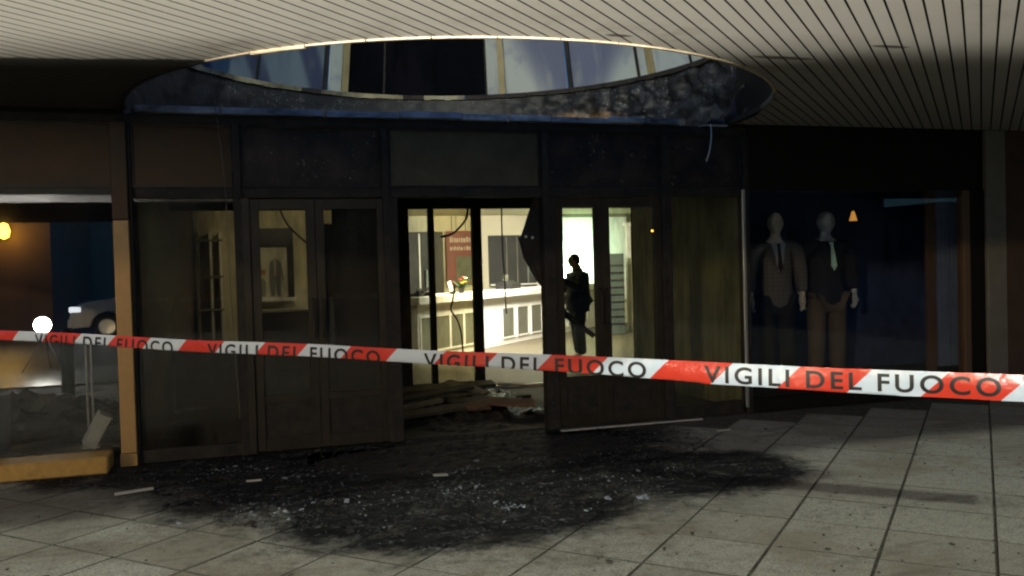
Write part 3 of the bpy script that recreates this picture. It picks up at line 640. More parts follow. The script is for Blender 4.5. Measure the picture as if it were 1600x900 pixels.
obj('figure_print', MB().prism([(-2.06, 1.08), (-1.94, 1.08), (-1.93, 1.3), (-1.97, 1.37), (-2.03, 1.37), (-2.07, 1.3)], 6.961, 6.964, 'y'), mat('grey_print', (.26, .25, .22), .6), po)
obj('orange_band', MB().box(-2.11, -1.93, 6.961, 6.964, 1.42, 1.50), mat('orange_print', (.42, .20, .06), .6), po)
wl = thing('wall_shelf_unit', 'dim shelf unit with pale uprights behind the smoky left pane', 'shelf unit', (-2.7, 6.9, 0))
for x in (-2.93, -2.74, -2.60): obj('upright', B(x, x + .035, 6.62, 6.99, 0, 2.1), M_WHITEW if x > -2.9 else M_OLIVEW, wl)
for z in (.4, .9, 1.4, 1.95): obj('shelf', B(-2.95, -2.56, 6.60, 6.985, z, z + .03), M_OLIVEW, wl)
cabt = thing('low_dark_cabinet', 'low dark cabinet below the suit poster', 'cabinet', (-1.6, 6.6, 0))
obj('carcass', B(-2.1, -1.2, 6.35, 6.85, 0, .85), M_DARKIN, cabt, bevel=.006); obj('top', B(-2.12, -1.18, 6.33, 6.87, .852, .88), M_OLIVEW, cabt)
# lit panels on the right, seen through the second door
lp = thing('bright_panel_wall', 'wall of tall panels lit brilliant greenish white behind the person', 'panel wall', (5.4, 12.2, 0))
for x0, x1 in ((4.30, 5.07), (5.075, 5.54), (5.55, 6.11), (6.115, 6.60)): obj('panel', B(x0, x1, 12.2, 12.25, .6, 2.58), M_WHITEW, lp, bevel=.004)
obj('pelmet', B(4.30, 6.60, 12.1, 12.25, 2.582, 2.655), M_OLIVEW, lp)
il = thing('added_lamp', 'small black lamp housing added unseen for the light on the panels', 'site lamp', (4.56, 11.42, 1.011))
obj('housing', B(4.50, 4.62, 11.36, 11.44, 1.10, 1.28), M_BLACK, il, bevel=.006); obj('foot', B(4.48, 4.64, 11.34, 11.50, 1.012, 1.03), M_BLACK, il); obj('stem', B(4.55, 4.57, 11.39, 11.41, 1.031, 1.099), M_BLACK, il)  # unseen housing added at the light on the bright panels
ck = thing('grey_locker', 'grey louvred locker seen in the second leaf of the right door', 'locker', (5.2, 9.6, 0))
obj('carcass', B(4.86, 5.22, 9.3, 9.8, 0, 1.66), mat('locker_grey', (.10, .12, .11), .5), ck, bevel=.008)
for i in range(9): obj('louvre', B(4.88, 5.20, 9.285, 9.298, .2 + .15 * i, .23 + .15 * i), M_DARKIN, ck)
sl = thing('lit_upright', 'pale green lit upright beside the grey locker', 'post', (5.62, 9.8, 0))
obj('shaft', B(5.50, 5.58, 9.75, 9.83, 0, 2.25), M_WHITEW, sl); obj('cap', B(5.46, 5.62, 9.72, 9.86, 2.252, 2.31), M_WHITEW, sl)
tb = thing('ceiling_light', 'fluorescent fitting on the shop ceiling out of sight above the counter', 'ceiling light', (3.4, 8.6, 2.64))
obj('housing', B(2.6, 4.2, 8.1, 9.1, 2.62, 2.658), M_WHITEW, tb)
# small glints: amber indicator, white spark
am = thing('amber_indicator', 'tiny amber indicator lamp glowing on the right door', 'lamp', (1.335, -.03, 1.73))
obj('lens', MB().lathe((1.335, -.032, 1.73), [(.004, -.008), (.011, -.004), (.011, .004)], 10, 'y'), emis('amber_glow', (1, .55, .08), 2.2), am); obj('bezel', MB().lathe((1.335, -.03, 1.73), [(.016, .003), (.016, .008), (.006, .009)], 10, 'y'), M_BLACK, am)

# ---------------------------------------------------------------- display window: niche, curtain
nic = thing('display_niche', 'dark blue lined niche of the mannequin window', 'display niche', (3.7, .8, 0))
obj('platform', B(2.405, 5.7, .06, 1.5, .0, .13), M_DARKIN, nic); obj('backdrop', B(2.405, 5.7, 1.5, 1.55, .0, 2.6), M_NAVY, nic); obj('niche_ceiling', B(2.405, 5.7, .06, 1.498, 2.3, 2.34), M_FASCIA, nic)
obj('end_wall', B(5.7, 5.75, .06, 1.55, 0, 2.6), M_NAVY, nic)
cu_ = thing('pale_curtain', 'pale grey curtain hanging at the right end of the mannequin window', 'curtain', (4.93, .3, .13))
cmb = MB(); n = 40
pts = [(4.80 + .27 * i / n, .30 + .02 * math.sin(i * 1.1)) for i in range(n + 1)]
cmb.prism(pts + [(a, b + .012) for a, b in reversed(pts)], .26, 2.2)
obj('drape', cmb, M_CURTAIN, cu_); obj('rail', B(4.62, 5.4, .28, .33, 2.202, 2.23), M_WOOD, cu_)
obj('side_board', B(4.67, 4.785, .30, .33, .132, 2.2), M_WOOD, cu_)
tl_ = thing('orange_spot_lamp', 'small orange lamp shining high in the mannequin window', 'lamp', (4.45, 1.2, 1.9))
obj('shade', MB().lathe((4.45, 1.18, 1.86), [(.045, 0), (.02, .09), (.012, .11)], 12), emis('orange_glow', (1, .45, .08), .55), tl_); obj('stem', MB().tube([(4.45, 1.18, 1.97), (4.45, 1.18, 2.3)], .006), M_BLACK, tl_)

# ---------------------------------------------------------------- figures
def ev_mesh(ob):
    bpy.context.view_layer.update(); dg = bpy.context.evaluated_depsgraph_get()
    me = bpy.data.meshes.new_from_object(ob.evaluated_get(dg)); return me
def skin(verts, edges, rad, sub=2, root=0, remesh=0., extra=None):
    """grow a limb surface over a skeleton and return it as a finished mesh; extra = other meshes fused in"""
    me = bpy.data.meshes.new('tmp'); me.from_pydata([Vector(v) for v in verts], edges, []); ob = bpy.data.objects.new('tmp', me); COL.objects.link(ob)
    sm = ob.modifiers.new('s', 'SKIN'); sm.branch_smoothing = .4
    for i, r in enumerate(rad):
        sv = me.skin_vertices[0].data[i]; sv.radius = r if isinstance(r, tuple) else (r, r); sv.use_root = (i == root)
    if sub: q = ob.modifiers.new('u', 'SUBSURF'); q.levels = q.render_levels = sub
    out = ev_mesh(ob); bpy.data.objects.remove(ob)
    if extra or remesh:
        bm = bmesh.new(); bm.from_mesh(out)
        for e in extra or []: bm.from_mesh(e)
        bm.to_mesh(out); bm.free()
        if remesh:
            ob = bpy.data.objects.new('tmp', out); COL.objects.link(ob); q = ob.modifiers.new('r', 'REMESH'); q.mode = 'VOXEL'; q.voxel_size = remesh
            q2 = ob.modifiers.new('c', 'SMOOTH'); q2.iterations = 3; q2.factor = .5
            out2 = ev_mesh(ob); bpy.data.objects.remove(ob); out = out2
    for p in out.polygons: p.use_smooth = True
    return out
def head_mesh(c, yaw=0., s=1.):                                     # skull with jaw, nose, brow, ears; faces -y before yaw
    bm = bmesh.new(); bmesh.ops.create_icosphere(bm, subdivisions=4, radius=1)
    for v in bm.verts:
        x, y, z = v.co; w_ = .074 * (1 - .25 * max(0, -z) ** 1.5); d = .096 * (1 - .12 * max(0, -z))
        X, Y, Z = x * w_, y * d, z * .118
        if y < 0:
            nose = math.exp(-(x / .2) ** 2) * math.exp(-((z + .10) / .17) ** 2); Y -= .026 * nose * (-y)
            eye = math.exp(-((abs(x) - .42) / .2) ** 2) * math.exp(-((z - .08) / .11) ** 2); Y += .012 * eye
            mouth = math.exp(-(x / .35) ** 2) * math.exp(-((z + .46) / .06) ** 2); Y += .006 * mouth
            Y -= .010 * math.exp(-(x / .4) ** 2) * math.exp(-((z + .75) / .15) ** 2)
        else: Y += .012 * max(0, z)
        ear = math.exp(-((y - .1) / .17) ** 2) * math.exp(-((z + .02) / .24) ** 2)
        if abs(x) > .85: X += math.copysign(.016 * ear, x)
        v.co = (X * s, Y * s, Z * s)
    bmesh.ops.transform(bm, matrix=Matrix.Translation(c) @ Matrix.Rotation(yaw, 4, 'Z'), verts=bm.verts)
    me = bpy.data.meshes.new('h'); bm.to_mesh(me); bm.free(); return me
def hand_mesh(wrist, dirn, side, front, s=1.):                      # palm and five curled fingers; front = way the fingers curl
    w_, d, f = Vector(wrist), Vector(dirn).normalized(), Vector(front).normalized(); sd = d.cross(f).normalized() * side
    V = [w_ - d * .02, w_ + d * .035, w_ + d * .075]; Ed = [(0, 1), (1, 2)]; rr = [(.024, .02), (.032, .017), (.036, .015)]
    me = skin(V, Ed, rr, 1)
    parts = []
    for i, (l, o) in enumerate(((.066, .030), (.076, .011), (.071, -.009), (.056, -.028))):
        b = w_ + d * .07 + f * o * s
        pts = [b - d * .015, b + d * l * .4 + sd * .004, b + d * l * .75 + sd * .016, b + d * l * .95 + sd * .032]
        parts.append(skin(pts, [(0, 1), (1, 2), (2, 3)], [.0095, .009, .008, .0065], 1))
    b = w_ + d * .025 + f * .026
    parts.append(skin([b, b + f * .025 + d * .025, b + f * .03 + d * .055 + sd * .012], [(0, 1), (1, 2)], [.013, .0105, .008], 1))
    bm = bmesh.new(); bm.from_mesh(me)
    for p in parts: bm.from_mesh(p)
    bm.to_mesh(me); bm.free()
    for p in me.polygons: p.use_smooth = True
    return me
def link_mesh(name, me, M, parent, loc=(0, 0, 0)):
    me.name = name; me.materials.clear(); me.materials.append(M); o = bpy.data.objects.new(name, me); COL.objects.link(o); o.parent = parent; o.location = loc; return o
M_SKIN1 = mat('mannequin_shell', (.42, .39, .33), .45); M_SKIN2 = mat('mannequin_grey', (.36, .40, .42), .45)
def tweed():
    M = mat('tweed_cloth', (.10, .085, .07), .95); g, P, x, y, z = pos_graph(M); p = M.node_tree.nodes['Principled BSDF']
    cx_ = g.m('PINGPONG', x, .022); cz = g.m('PINGPONG', z, .022); l = g.m('MAXIMUM', g.step(cx_, .017, .021), g.step(cz, .017, .021))
    c = g.mix(g.noise(P, 160., 2, .6), (.050, .049, .048), (.15, .145, .14)); c = g.mix(g.m('MULTIPLY', l, .5), c, (.03, .025, .022)); M.node_tree.links.new(c, p.inputs['Base Color']); return M
M_TWEED = tweed(); M_DKSUIT = mat('navy_cloth', (.010, .011, .016), .9, noise=.3, nscale=60, col2=(.015, .016, .022)); M_BLKTR = mat('black_cloth', (.010, .010, .011), .9)
M_TANTR = mat('tan_cloth', (.11, .085, .062), .95, noise=.3, nscale=70, col2=(.085, .065, .048)); M_SHIRT = mat('white_shirt', (.62, .72, .68), .8); M_SHIRTB = mat('blue_shirt', (.24, .27, .32), .8)
def standing_figure(root, jacket, trousers, shirt, tie, skinm, s=1., yaw=0., tie_w=.05):
    T = Matrix.Rotation(yaw, 4, 'Z') @ Matrix.Scale(s, 4)
    X = lambda pts: [T @ Vector(p) for p in pts]
    ar = [(-.215, .01, 1.445), (-.265, .035, 1.17), (-.262, -.035, .925)]; al = [(-a, b, c) for a, b, c in ar]
    V = [(0, 0, .95), (0, .012, 1.12), (0, 0, 1.32), (0, .01, 1.475), (0, 0, 1.56), (0, -.01, 1.66)] + ar + al + [(-.09, 0, .90), (-.10, -.005, .50), (-.105, .025, .09), (-.125, -.12, .04), (.09, 0, .90), (.10, -.005, .50), (.105, .025, .09), (.125, -.12, .04)]
    Ed = [(0, 1), (1, 2), (2, 3), (3, 4), (4, 5), (3, 6), (6, 7), (7, 8), (3, 9), (9, 10), (10, 11), (0, 12), (12, 13), (13, 14), (14, 15), (0, 16), (16, 17), (17, 18), (18, 19)]
    rad = [.135, .12, .145, .085, .052, .055, .062, .042, .028, .062, .042, .028, .085, .058, .04, .035, .085, .058, .04, .035]
    rad = [r * s for r in rad]
    hd = head_mesh(T @ Vector((0, -.018, 1.70)), yaw, s)
    body = skin(X(V), Ed, rad, 2, 0, remesh=.011, extra=[hd])
    bm = bmesh.new(); bm.from_mesh(body)
    for sd, w_ in ((-1, ar[2]), (1, al[2])):
        hm = hand_mesh(T @ Vector(w_), T.to_3x3() @ Vector((0, -.06, -1)), sd, T.to_3x3() @ Vector((0, -1, 0)), s); bm.from_mesh(hm)
    bm.to_mesh(body); bm.free()
    for p in body.polygons: p.use_smooth = True
    link_mesh('body', body, skinm, root)
    JV = [(0, 0, .77), (0, .0, .93), (0, .012, 1.12), (0, 0, 1.30), (0, .012, 1.455)] + ar[:2] + [(-.263, -.02, .965)] + al[:2] + [(.263, -.02, .965)]
    JE = [(0, 1), (1, 2), (2, 3), (3, 4), (4, 5), (5, 6), (6, 7), (4, 8), (8, 9), (9, 10)]
    JR = [(.20, .155), (.19, .148), (.172, .138), (.20, .150), (.12, .098), .098, .072, .056, .098, .072, .056]
    JR = [(r[0] * s, r[1] * s) if isinstance(r, tuple) else r * s for r in JR]
    link_mesh('jacket', skin(X(JV), JE, JR, 2, 2), jacket, root)
    TV = [(0, 0, .90), (-.095, 0, .86), (-.102, -.005, .50), (-.106, .02, .11), (.095, 0, .86), (.102, -.005, .50), (.106, .02, .11)]
    link_mesh('trousers', skin(X(TV), [(0, 1), (1, 2), (2, 3), (0, 4), (4, 5), (5, 6)], [r * s for r in (.13, .105, .082, .072, .105, .082, .072)], 2), trousers, root)
    def plate(pts, y, name, M):                                     # cloth plates lying on the curved chest
        mb = MB(); f = []
        for a, c in pts: f.append(T @ Vector((a, y(c) + .35 * a * a * 4, c)))
        n_ = len(f); nv = T.to_3x3() @ Vector((0, .012, 0)); mb.v = [tuple(p) for p in f] + [tuple(p + nv) for p in f]
        mb.f = [tuple(range(n_)), tuple(range(2 * n_ - 1, n_ - 1, -1))] + [(i, i + n_, (i + 1) % n_ + n_, (i + 1) % n_) for i in range(n_)]; mb.mi = [0] * len(mb.f)
        me = mesh_of(name, mb, [M]); o = bpy.data.objects.new(name, me); COL.objects.link(o); o.parent = root; return o
    yy = lambda c: -.152 + .17 * max(0, c - 1.34) * 1.9
    plate([(-.075, 1.50), (.075, 1.50), (.05, 1.36), (.012, 1.20), (-.012, 1.20), (-.05, 1.36)], yy, 'shirt', shirt)
    plate([(-.018 * tie_w / .05, 1.49), (.018 * tie_w / .05, 1.49), (.012, 1.45), (tie_w * .5, 1.24), (0, 1.19), (-tie_w * .5, 1.24), (-.012, 1.45)], lambda c: yy(c) - .008, 'tie', tie)
    for sg_ in (-1, 1): plate([(sg_ * .075, 1.50), (sg_ * .11, 1.46), (sg_ * .10, 1.38), (sg_ * .02, 1.18), (sg_ * .045, 1.36)], lambda c: yy(c) - .004, 'lapel', jacket)
    for sg_ in (-1, 1):
        sh = skin(X([(sg_ * .108, .05, .05), (sg_ * .115, -.03, .05), (sg_ * .128, -.15, .035)]), [(0, 1), (1, 2)], [.045 * s, .045 * s, .038 * s], 2); link_mesh('shoe', sh, M_BLACK, root)
m1 = thing('mannequin', 'mannequin in brown tweed jacket with dark tie and black trousers', 'mannequin', (3.02, .58, .132), group='mannequins in the shop window')
standing_figure(m1, M_TWEED, M_BLKTR, M_SHIRTB, M_BLKTR, M_SKIN1, .985, R(-14))
m2 = thing('mannequin', 'mannequin in black jacket with pale green tie and tan trousers', 'mannequin', (3.64, .60, .132), group='mannequins in the shop window')
standing_figure(m2, M_DKSUIT, M_TANTR, M_DKSUIT, mat('mint_tie', (.45, .70, .58), .7), M_SKIN2, .99, R(-6), .055)
m2.scale = (1.2, 1.1, 1); m1.scale = (1.06, 1.0, 1)

# the person in profile inside, facing left, one forearm raised in front
pr = thing('person', 'person in dark clothes standing in profile before the bright panels, hand raised', 'person', (2.52, 5.0, 0)); pr.scale = (1.12, 1.1, 1)
V = [(0, 0, .90), (.02, 0, 1.06), (.02, 0, 1.24), (.03, 0, 1.34), (-.0, 0, 1.41), (-.03, 0, 1.48),
     (.02, -.16, 1.32), (-.04, -.20, 1.08), (-.30, -.13, 1.24), (.03, .16, 1.32), (.0, .21, 1.07), (-.22, .14, 1.10),
     (.0, -.08, .86), (-.01, -.085, .48), (.02, -.09, .09), (-.12, -.10, .04), (.0, .08, .86), (.01, .085, .48), (.05, .09, .09), (-.09, .10, .04)]
Ed = [(0, 1), (1, 2), (2, 3), (3, 4), (4, 5), (3, 6), (6, 7), (7, 8), (3, 9), (9, 10), (10, 11), (0, 12), (12, 13), (13, 14), (14, 15), (0, 16), (16, 17), (17, 18), (18, 19)]
rad = [.125, .115, .13, .09, .068, .06, .06, .045, .03, .06, .045, .03, .08, .056, .042, .038, .08, .056, .042, .038]
M_FACE = mat('skin_tone', (.30, .19, .13), .6)
body = skin(V, Ed, rad, 2, 0, remesh=.012, extra=[head_mesh((-.04, 0, 1.50), R(-90), .84), skin([(.03, 0, 1.28), (.01, 0, 1.38), (-.015, 0, 1.45), (-.025, 0, 1.51)], [(0, 1), (1, 2), (2, 3)], [.075, .062, .058, .055], 2)])
bm = bmesh.new(); bm.from_mesh(body)
for w_, sd in ((V[8], 1), (V[11], -1)): bm.from_mesh(hand_mesh(w_, (-1, 0, .25), sd, (0, 0, 1), .95))
bm.to_mesh(body); bm.free()
link_mesh('body', body, M_FACE, pr)
M_COAT = mat('dark_coat', (.022, .026, .028), .85, noise=.3, nscale=12, col2=(.014, .016, .018))
link_mesh('coat', skin([V[0][:2] + (.66,), (.01, 0, .92), (.02, 0, 1.08), (.025, 0, 1.25), (.02, 0, 1.38), V[6], V[7], (-.27, -.135, 1.23), V[9], V[10], (-.19, .148, 1.095)], [(0, 1), (1, 2), (2, 3), (3, 4), (4, 5), (5, 6), (6, 7), (4, 8), (8, 9), (9, 10)],
     [.165, .17, .162, .172, .125, .095, .08, .06, .095, .08, .06], 2, 2), M_COAT, pr)
link_mesh('trousers', skin([(0, 0, .84), V[12], V[13], V[14], V[16], V[17], V[18]], [(0, 1), (1, 2), (2, 3), (0, 4), (4, 5), (5, 6)], [.12, .1, .078, .07, .1, .078, .07], 2), M_BLKTR, pr)
hair = head_mesh((-.032, 0, 1.51), R(-90), .88)
bm = bmesh.new(); bm.from_mesh(hair); bmesh.ops.delete(bm, geom=[v for v in bm.verts if (v.co.x < -.075 and v.co.z < 1.60) or v.co.z < 1.45], context='VERTS'); bm.to_mesh(hair); bm.free()
link_mesh('hair', hair, M_BLKTR, pr)
for sg_ in (-1, 1): link_mesh('shoe', skin([(.05 + .03 * sg_, .09 * sg_, .05), (-.02 + .03 * sg_, .095 * sg_, .05), (-.13 + .03 * sg_, .10 * sg_, .038)], [(0, 1), (1, 2)], [.048, .048, .04], 2), M_BLACK, pr)

# ---------------------------------------------------------------- barrier tape
A0, DT = Vector((-.866, -4.894)), Vector((-.742, .632))
ZTOP = [(-1.8, 1.098), (-.87, 1.108), (0, 1.129), (1, 1.154), (2, 1.178), (3.235, 1.214), (3.8, 1.218)]
VIS = [(-1.8, 1.0), (-.55, 1.0), (0, .93), (.7, .70), (1, .68), (2, .66), (3.8, .60)]
def lerp(t, tab):
    for (a, b), (c, d) in zip(tab, tab[1:]):
        if t <= c: return b + (d - b) * max(0, (t - a) / (c - a))
    return tab[-1][1]
TW = .072; TN = Vector((-DT.y, DT.x)).normalized()
if TN.y > 0: TN = -TN                                               # towards the camera
def tape_pt(s, w, off=0.):                                          # s along (one lettering repeat = 1), w down from the top edge
    p = A0 + DT * s; zt = lerp(s, ZTOP) + .002 * math.sin(s * 5.1); vis = lerp(s, VIS) * TW
    if w <= vis: z = zt - w; out = .004 * math.sin(math.pi * w / TW) + .003 * math.sin(s * 7 + w * 30) + .0025 * math.sin(s * 23 + 1.3) * (w / TW)
    else:
        e = w - vis; z = zt - vis + e * .35; out = -.006 - e * .85 + .004 * math.sin(math.pi * vis / TW)
    p = p + TN * (out + off)
    return (p.x, p.y, z + (-.0 if w <= vis else 0))
tape = thing('barrier_tape', 'red and white barrier tape reading VIGILI DEL FUOCO stretched across the front', 'barrier tape', (-.866, -4.894, 1.1))
tm_ = MB(); NW = 14
for k in range(-9, 19):
    n = 12
    for i in range(n):
        for j in range(NW):
            def P_(ii, jj): w = TW * jj / NW; return tape_pt(.112 + .2 * (k + ii / n) + w / .975, w)
            tm_.quad([P_(i, j), P_(i + 1, j), P_(i + 1, j + 1), P_(i, j + 1)], (k + 1) % 2)
M_TR = mat('tape_red', (.66, .042, .02), .28, spec=.6, bump=.25, bscale=22); M_TWH = mat('tape_white', (.62, .69, .80), .28, spec=.6, bump=.25, bscale=22)
bmx = obj('ribbon', tm_, [M_TR, M_TWH], tape, smooth=True)
bm = bmesh.new(); bm.from_mesh(bmx.data); bmesh.ops.remove_doubles(bm, verts=bm.verts, dist=1e-5); bmesh.ops.recalc_face_normals(bm, faces=bm.faces); bm.to_mesh(bmx.data); bm.free()
cuv = bpy.data.curves.new('txt', 'FONT'); cuv.body = 'VIGILI DEL FUOCO'; cuv.size = 1; cuv.space_character = 1.28; cuv.space_word = .8; cuv.offset = .022
to = bpy.data.objects.new('txt', cuv); COL.objects.link(to); base_txt = ev_mesh(to); bpy.data.objects.remove(to)
xs = [v.co.x for v in base_txt.vertices]; ys = [v.co.y for v in base_txt.vertices]; x0, x1, y0, y1 = min(xs), max(xs), min(ys), max(ys)
def words_of(me):                                                   # x ranges of the words: split where the gap is widest
    bm = bmesh.new(); bm.from_mesh(me); seen = set(); iv = []
    for v in bm.verts:
        if v.index in seen: continue
        st = [v]; seen.add(v.index); xs_ = []
        while st:
            q = st.pop(); xs_.append(q.co.x)
            for e in q.link_edges:
                o_ = e.other_vert(q)
                if o_.index not in seen: seen.add(o_.index); st.append(o_)
        iv.append((min(xs_), max(xs_)))
    bm.free(); iv.sort(); gaps = sorted(((iv[i + 1][0] - max(q[1] for q in iv[:i + 1]), iv[i + 1][0]) for i in range(len(iv) - 1)), reverse=True)[:2]
    c = sorted(g_[1] - g_[0] / 2 for g_ in gaps); return [(-9, c[0]), (c[0], c[1]), (c[1], 99)]
WORDS = words_of(base_txt)
for s0 in (-1, 0, 1, 2, 3):
    for wa, wb in WORDS:
        bm = bmesh.new(); bm.from_mesh(base_txt)
        bmesh.ops.delete(bm, geom=[v for v in bm.verts if not wa < v.co.x < wb], context='VERTS')
        for i in range(1, 18):
            bmesh.ops.bisect_plane(bm, geom=bm.verts[:] + bm.edges[:] + bm.faces[:], plane_co=(0, y0 + (y1 - y0) * i / 18, 0), plane_no=(0, 1, 0))
        inv = world_of(tape).inverted()
        for v in bm.verts:
            s = s0 - .815 * (v.co.x - x0) / (x1 - x0); w = .062 - .052 * (v.co.y - y0) / (y1 - y0)
            v.co = inv @ Vector(tape_pt(s, w, .0012 if w <= lerp(s, VIS) * TW else -.0012))
        me = bpy.data.meshes.new('lettering'); bm.to_mesh(me); bm.free(); me.materials.append(M_INK)
        o = bpy.data.objects.new('lettering', me); COL.objects.link(o); o.parent = tape

# ---------------------------------------------------------------- debris
def board(name, label, cat, x, y, z, L, Wd, H, yaw, pitch, roll, M, group=None, rag=.0):
    if y > 0: z = .04 + z * .52; pitch *= .6; roll *= .5
    t = Matrix.Translation((x, y, z)) @ Matrix.Rotation(yaw, 4, 'Z') @ Matrix.Rotation(pitch, 4, 'Y') @ Matrix.Rotation(roll, 4, 'X')
    mb = MB(); n = 8; top = []; bot = []
    for i in range(n + 1): top.append((-L / 2 + L * i / n, Wd / 2 + random.uniform(-rag, rag))); bot.append((-L / 2 + L * i / n, -Wd / 2 + random.uniform(-rag, rag)))
    mb.prism(bot + top[::-1], -H / 2, H / 2); mb.xf(t)
    o = obj(name, mb, M, None, base=(x, y, z)); return tag(o, label, cat, group)
GD = 'charred boards heaped in the doorway'
M_BRD = [mat('scorched_board_%d' % i, c, .8, noise=.25, nscale=6, col2=c2, bump=.4) for i, (c, c2) in enumerate((((.16, .12, .065), (.05, .04, .025)), ((.17, .085, .045), (.05, .028, .018)), ((.10, .08, .05), (.03, .025, .018)), ((.30, .24, .16), (.14, .11, .07)), ((.06, .05, .035), (.02, .018, .014))))]
board('charred_board', 'long olive brown board lowest at the left of the doorway heap', 'board', -.35, .95, .10, 1.1, .16, .03, .25, -.05, .25, M_BRD[0], GD, .012)
board('charred_board', 'orange brown board lying flat at the right of the doorway heap', 'board', .22, .85, .16, .46, .20, .03, -.35, .1, .3, M_BRD[1], GD, .015)
board('charred_board', 'small reddish board scrap in the middle of the doorway heap', 'board', -.14, .80, .15, .22, .13, .03, .3, .05, .5, M_BRD[1], GD, .015)
board('charred_board', 'pale torn board tilted up at the top of the doorway heap', 'board', -.02, 1.7, .26, .5, .14, .025, -.75, .35, .3, M_BRD[3], GD, .02)
board('charred_board', 'dark plank slanting across the left of the doorway heap', 'board', -.50, 1.5, .22, 1.1, .15, .03, .35, -.10, .2, M_BRD[2], GD, .012)
board('charred_board', 'short grey brown plank on the left edge of the doorway heap', 'board', -.62, 1.1, .17, .45, .08, .03, .3, -.12, .1, M_BRD[3], GD, .01)
board('charred_board', 'olive plank lying along the inner sill of the burnt doorway', 'board', -.20, 2.3, .14, 1.3, .18, .03, .05, -.02, .35, M_BRD[0], GD, .01)
board('charred_board', 'pale splintered strip on the right of the doorway heap', 'board', .62, 1.85, .20, .5, .07, .02, -.35, .12, .1, M_BRD[3], GD, .012)
board('charred_board', 'blackened plank end beneath the shattered glass sheet', 'board', .12, 1.35, .10, .9, .2, .04, .2, 0, .1, M_BRD[4], GD, .01)
# heap of soot under the boards
def heap(name, label, cat, cx_, cy_, rx, ry, h, M, seed, n=34, rough=.03, top=True):
    mb = MB(); off = Vector((seed, seed * 2, 0))
    for j in range(n + 1):
        for i in range(n + 1):
            u, v = -1 + 2 * i / n, -1 + 2 * j / n; d = max(0, 1 - (u * u + v * v)); p = Vector((cx_ + u * rx, cy_ + v * ry, 0))
            z = h * d ** .7 * (.75 + .5 * mnoise.noise(p * 3 + off)) + rough * d ** .4 * mnoise.fractal(p * 9 + off, .8, 2.2, 4) if d > 0 else -.01
            mb.v.append((p.x, p.y, max(z, -.01)))
    for j in range(n):
        for i in range(n): b = j * (n + 1) + i; mb.f.append((b, b + 1, b + n + 2, b + n + 1)); mb.mi.append(0)
    o = obj(name, mb, M, None, base=(cx_, cy_, 0), smooth=False); return tag(o, label, cat)
heap('ash_heap', 'black heap of ash and burnt scraps filling the doorway', 'ash heap', -.28, 1.35, .72, 1.2, .05, M_CHAR, 3.1, 40, .05)
heap('ash_heap', 'low dark mound of soaked ash in front of the doors', 'ash heap', -.5, -.7, 1.3, .55, .012, M_CHAR, 5.7, 60, .02)
# crazed sheet of safety glass, crumpled over the right of the heap
sh = MB(); n = 26
for j in range(n + 1):
    for i in range(n + 1):
        u, v = i / n, j / n; p = Vector((u, v, 1.7))
        x_ = .16 + .44 * u + .05 * mnoise.noise(p * 3); y_ = .55 + 1.2 * v; z_ = .06 + .07 * v + .06 * math.sin(3.1 * u) * (1 - .3 * v) + .045 * mnoise.fractal(p * 7, .8, 2, 4) - .10 * u
        sh.v.append((x_, y_, z_))
for j in range(n):
    for i in range(n):
        if mnoise.noise(Vector((i * .3, j * .3, 4.4))) > -.38: b = j * (n + 1) + i; sh.f.append((b, b + 1, b + n + 2, b + n + 1)); sh.mi.append(0)
tag(obj('shattered_glass_sheet', sh, mat('crazed_glass', (.42, .54, .53), .25, noise=.12, nscale=30, col2=(.12, .17, .17), bump=1., bscale=60), None, base=(.4, 1.1, .1)), 'greenish crumpled sheet of shattered safety glass on the doorway heap', 'broken glass')
# bits on the paving
M_ASH = mat('pale_ash', (.26, .28, .32), .8, noise=.25, nscale=40, col2=(.10, .11, .13), bump=.5)
GS = 'pale sticks lying on the paving'
board('wooden_stick', 'pale stick lying alone at the left end of the burnt patch', 'stick', -2.965, -1.0, .012, .24, .022, .015, .30, 0, 0, M_PALE, GS)
board('metal_strip', 'long thin pale metal strip lying right of the doors', 'metal strip', 2.08, -.84, .006, .56, .014, .008, .36, 0, 0, M_STEEL, GS)
board('metal_strip', 'short pale strip in the middle of the burnt patch', 'metal strip', -.97, -1.4, .02, .10, .03, .012, .2, .1, 0, M_PALE, GS)
board('metal_strip', 'short white strip left of centre on the burnt patch', 'metal strip', -2.20, -1.02, .015, .10, .02, .01, .0, 0, 0, M_PALE, GS)
board('metal_strip', 'broken grey strip beside the long thin strip on the right', 'metal strip', 1.62, -.72, .006, .14, .02, .008, .15, 0, 0, M_PALE, GS)
rnd = random.Random(11)
def scatter(name, N, M, size, spread, flat=.3, seed=0, tris=True):
    mb = MB(); q = random.Random(seed); c = 0
    while c < N:
        x_, y_ = spread(q); s = size * q.uniform(.35, 1.5) * (1 + 1.5 * (q.random() > .94)); a = q.uniform(0, 6.28); t = q.uniform(-.6, .6); b = q.uniform(-.6, .6)
        T = Matrix.Translation((x_, y_, s * .18 + .001)) @ Matrix.Rotation(a, 4, 'Z') @ Matrix.Rotation(t * flat, 4, 'X') @ Matrix.Rotation(b * flat, 4, 'Y')
        k = q.randrange(3, 6); pts = [(s * q.uniform(.35, .7) * math.cos(6.283 * i / k), s * q.uniform(.25, .6) * math.sin(6.283 * i / k)) for i in range(k)]
        n0 = len(mb.v); mb.prism(pts, -s * .12, s * .12); mb.xf(T, n0); c += 1
    return obj(name, mb, M, None, kind='stuff')
def patch(q):
    while True:
        a, r = q.uniform(math.pi, 2 * math.pi), math.sqrt(q.random()); x_, y_ = -.85 + 2.25 * r * math.cos(a), 2.7 * r * math.sin(a)
        if y_ < -.12: return x_, y_
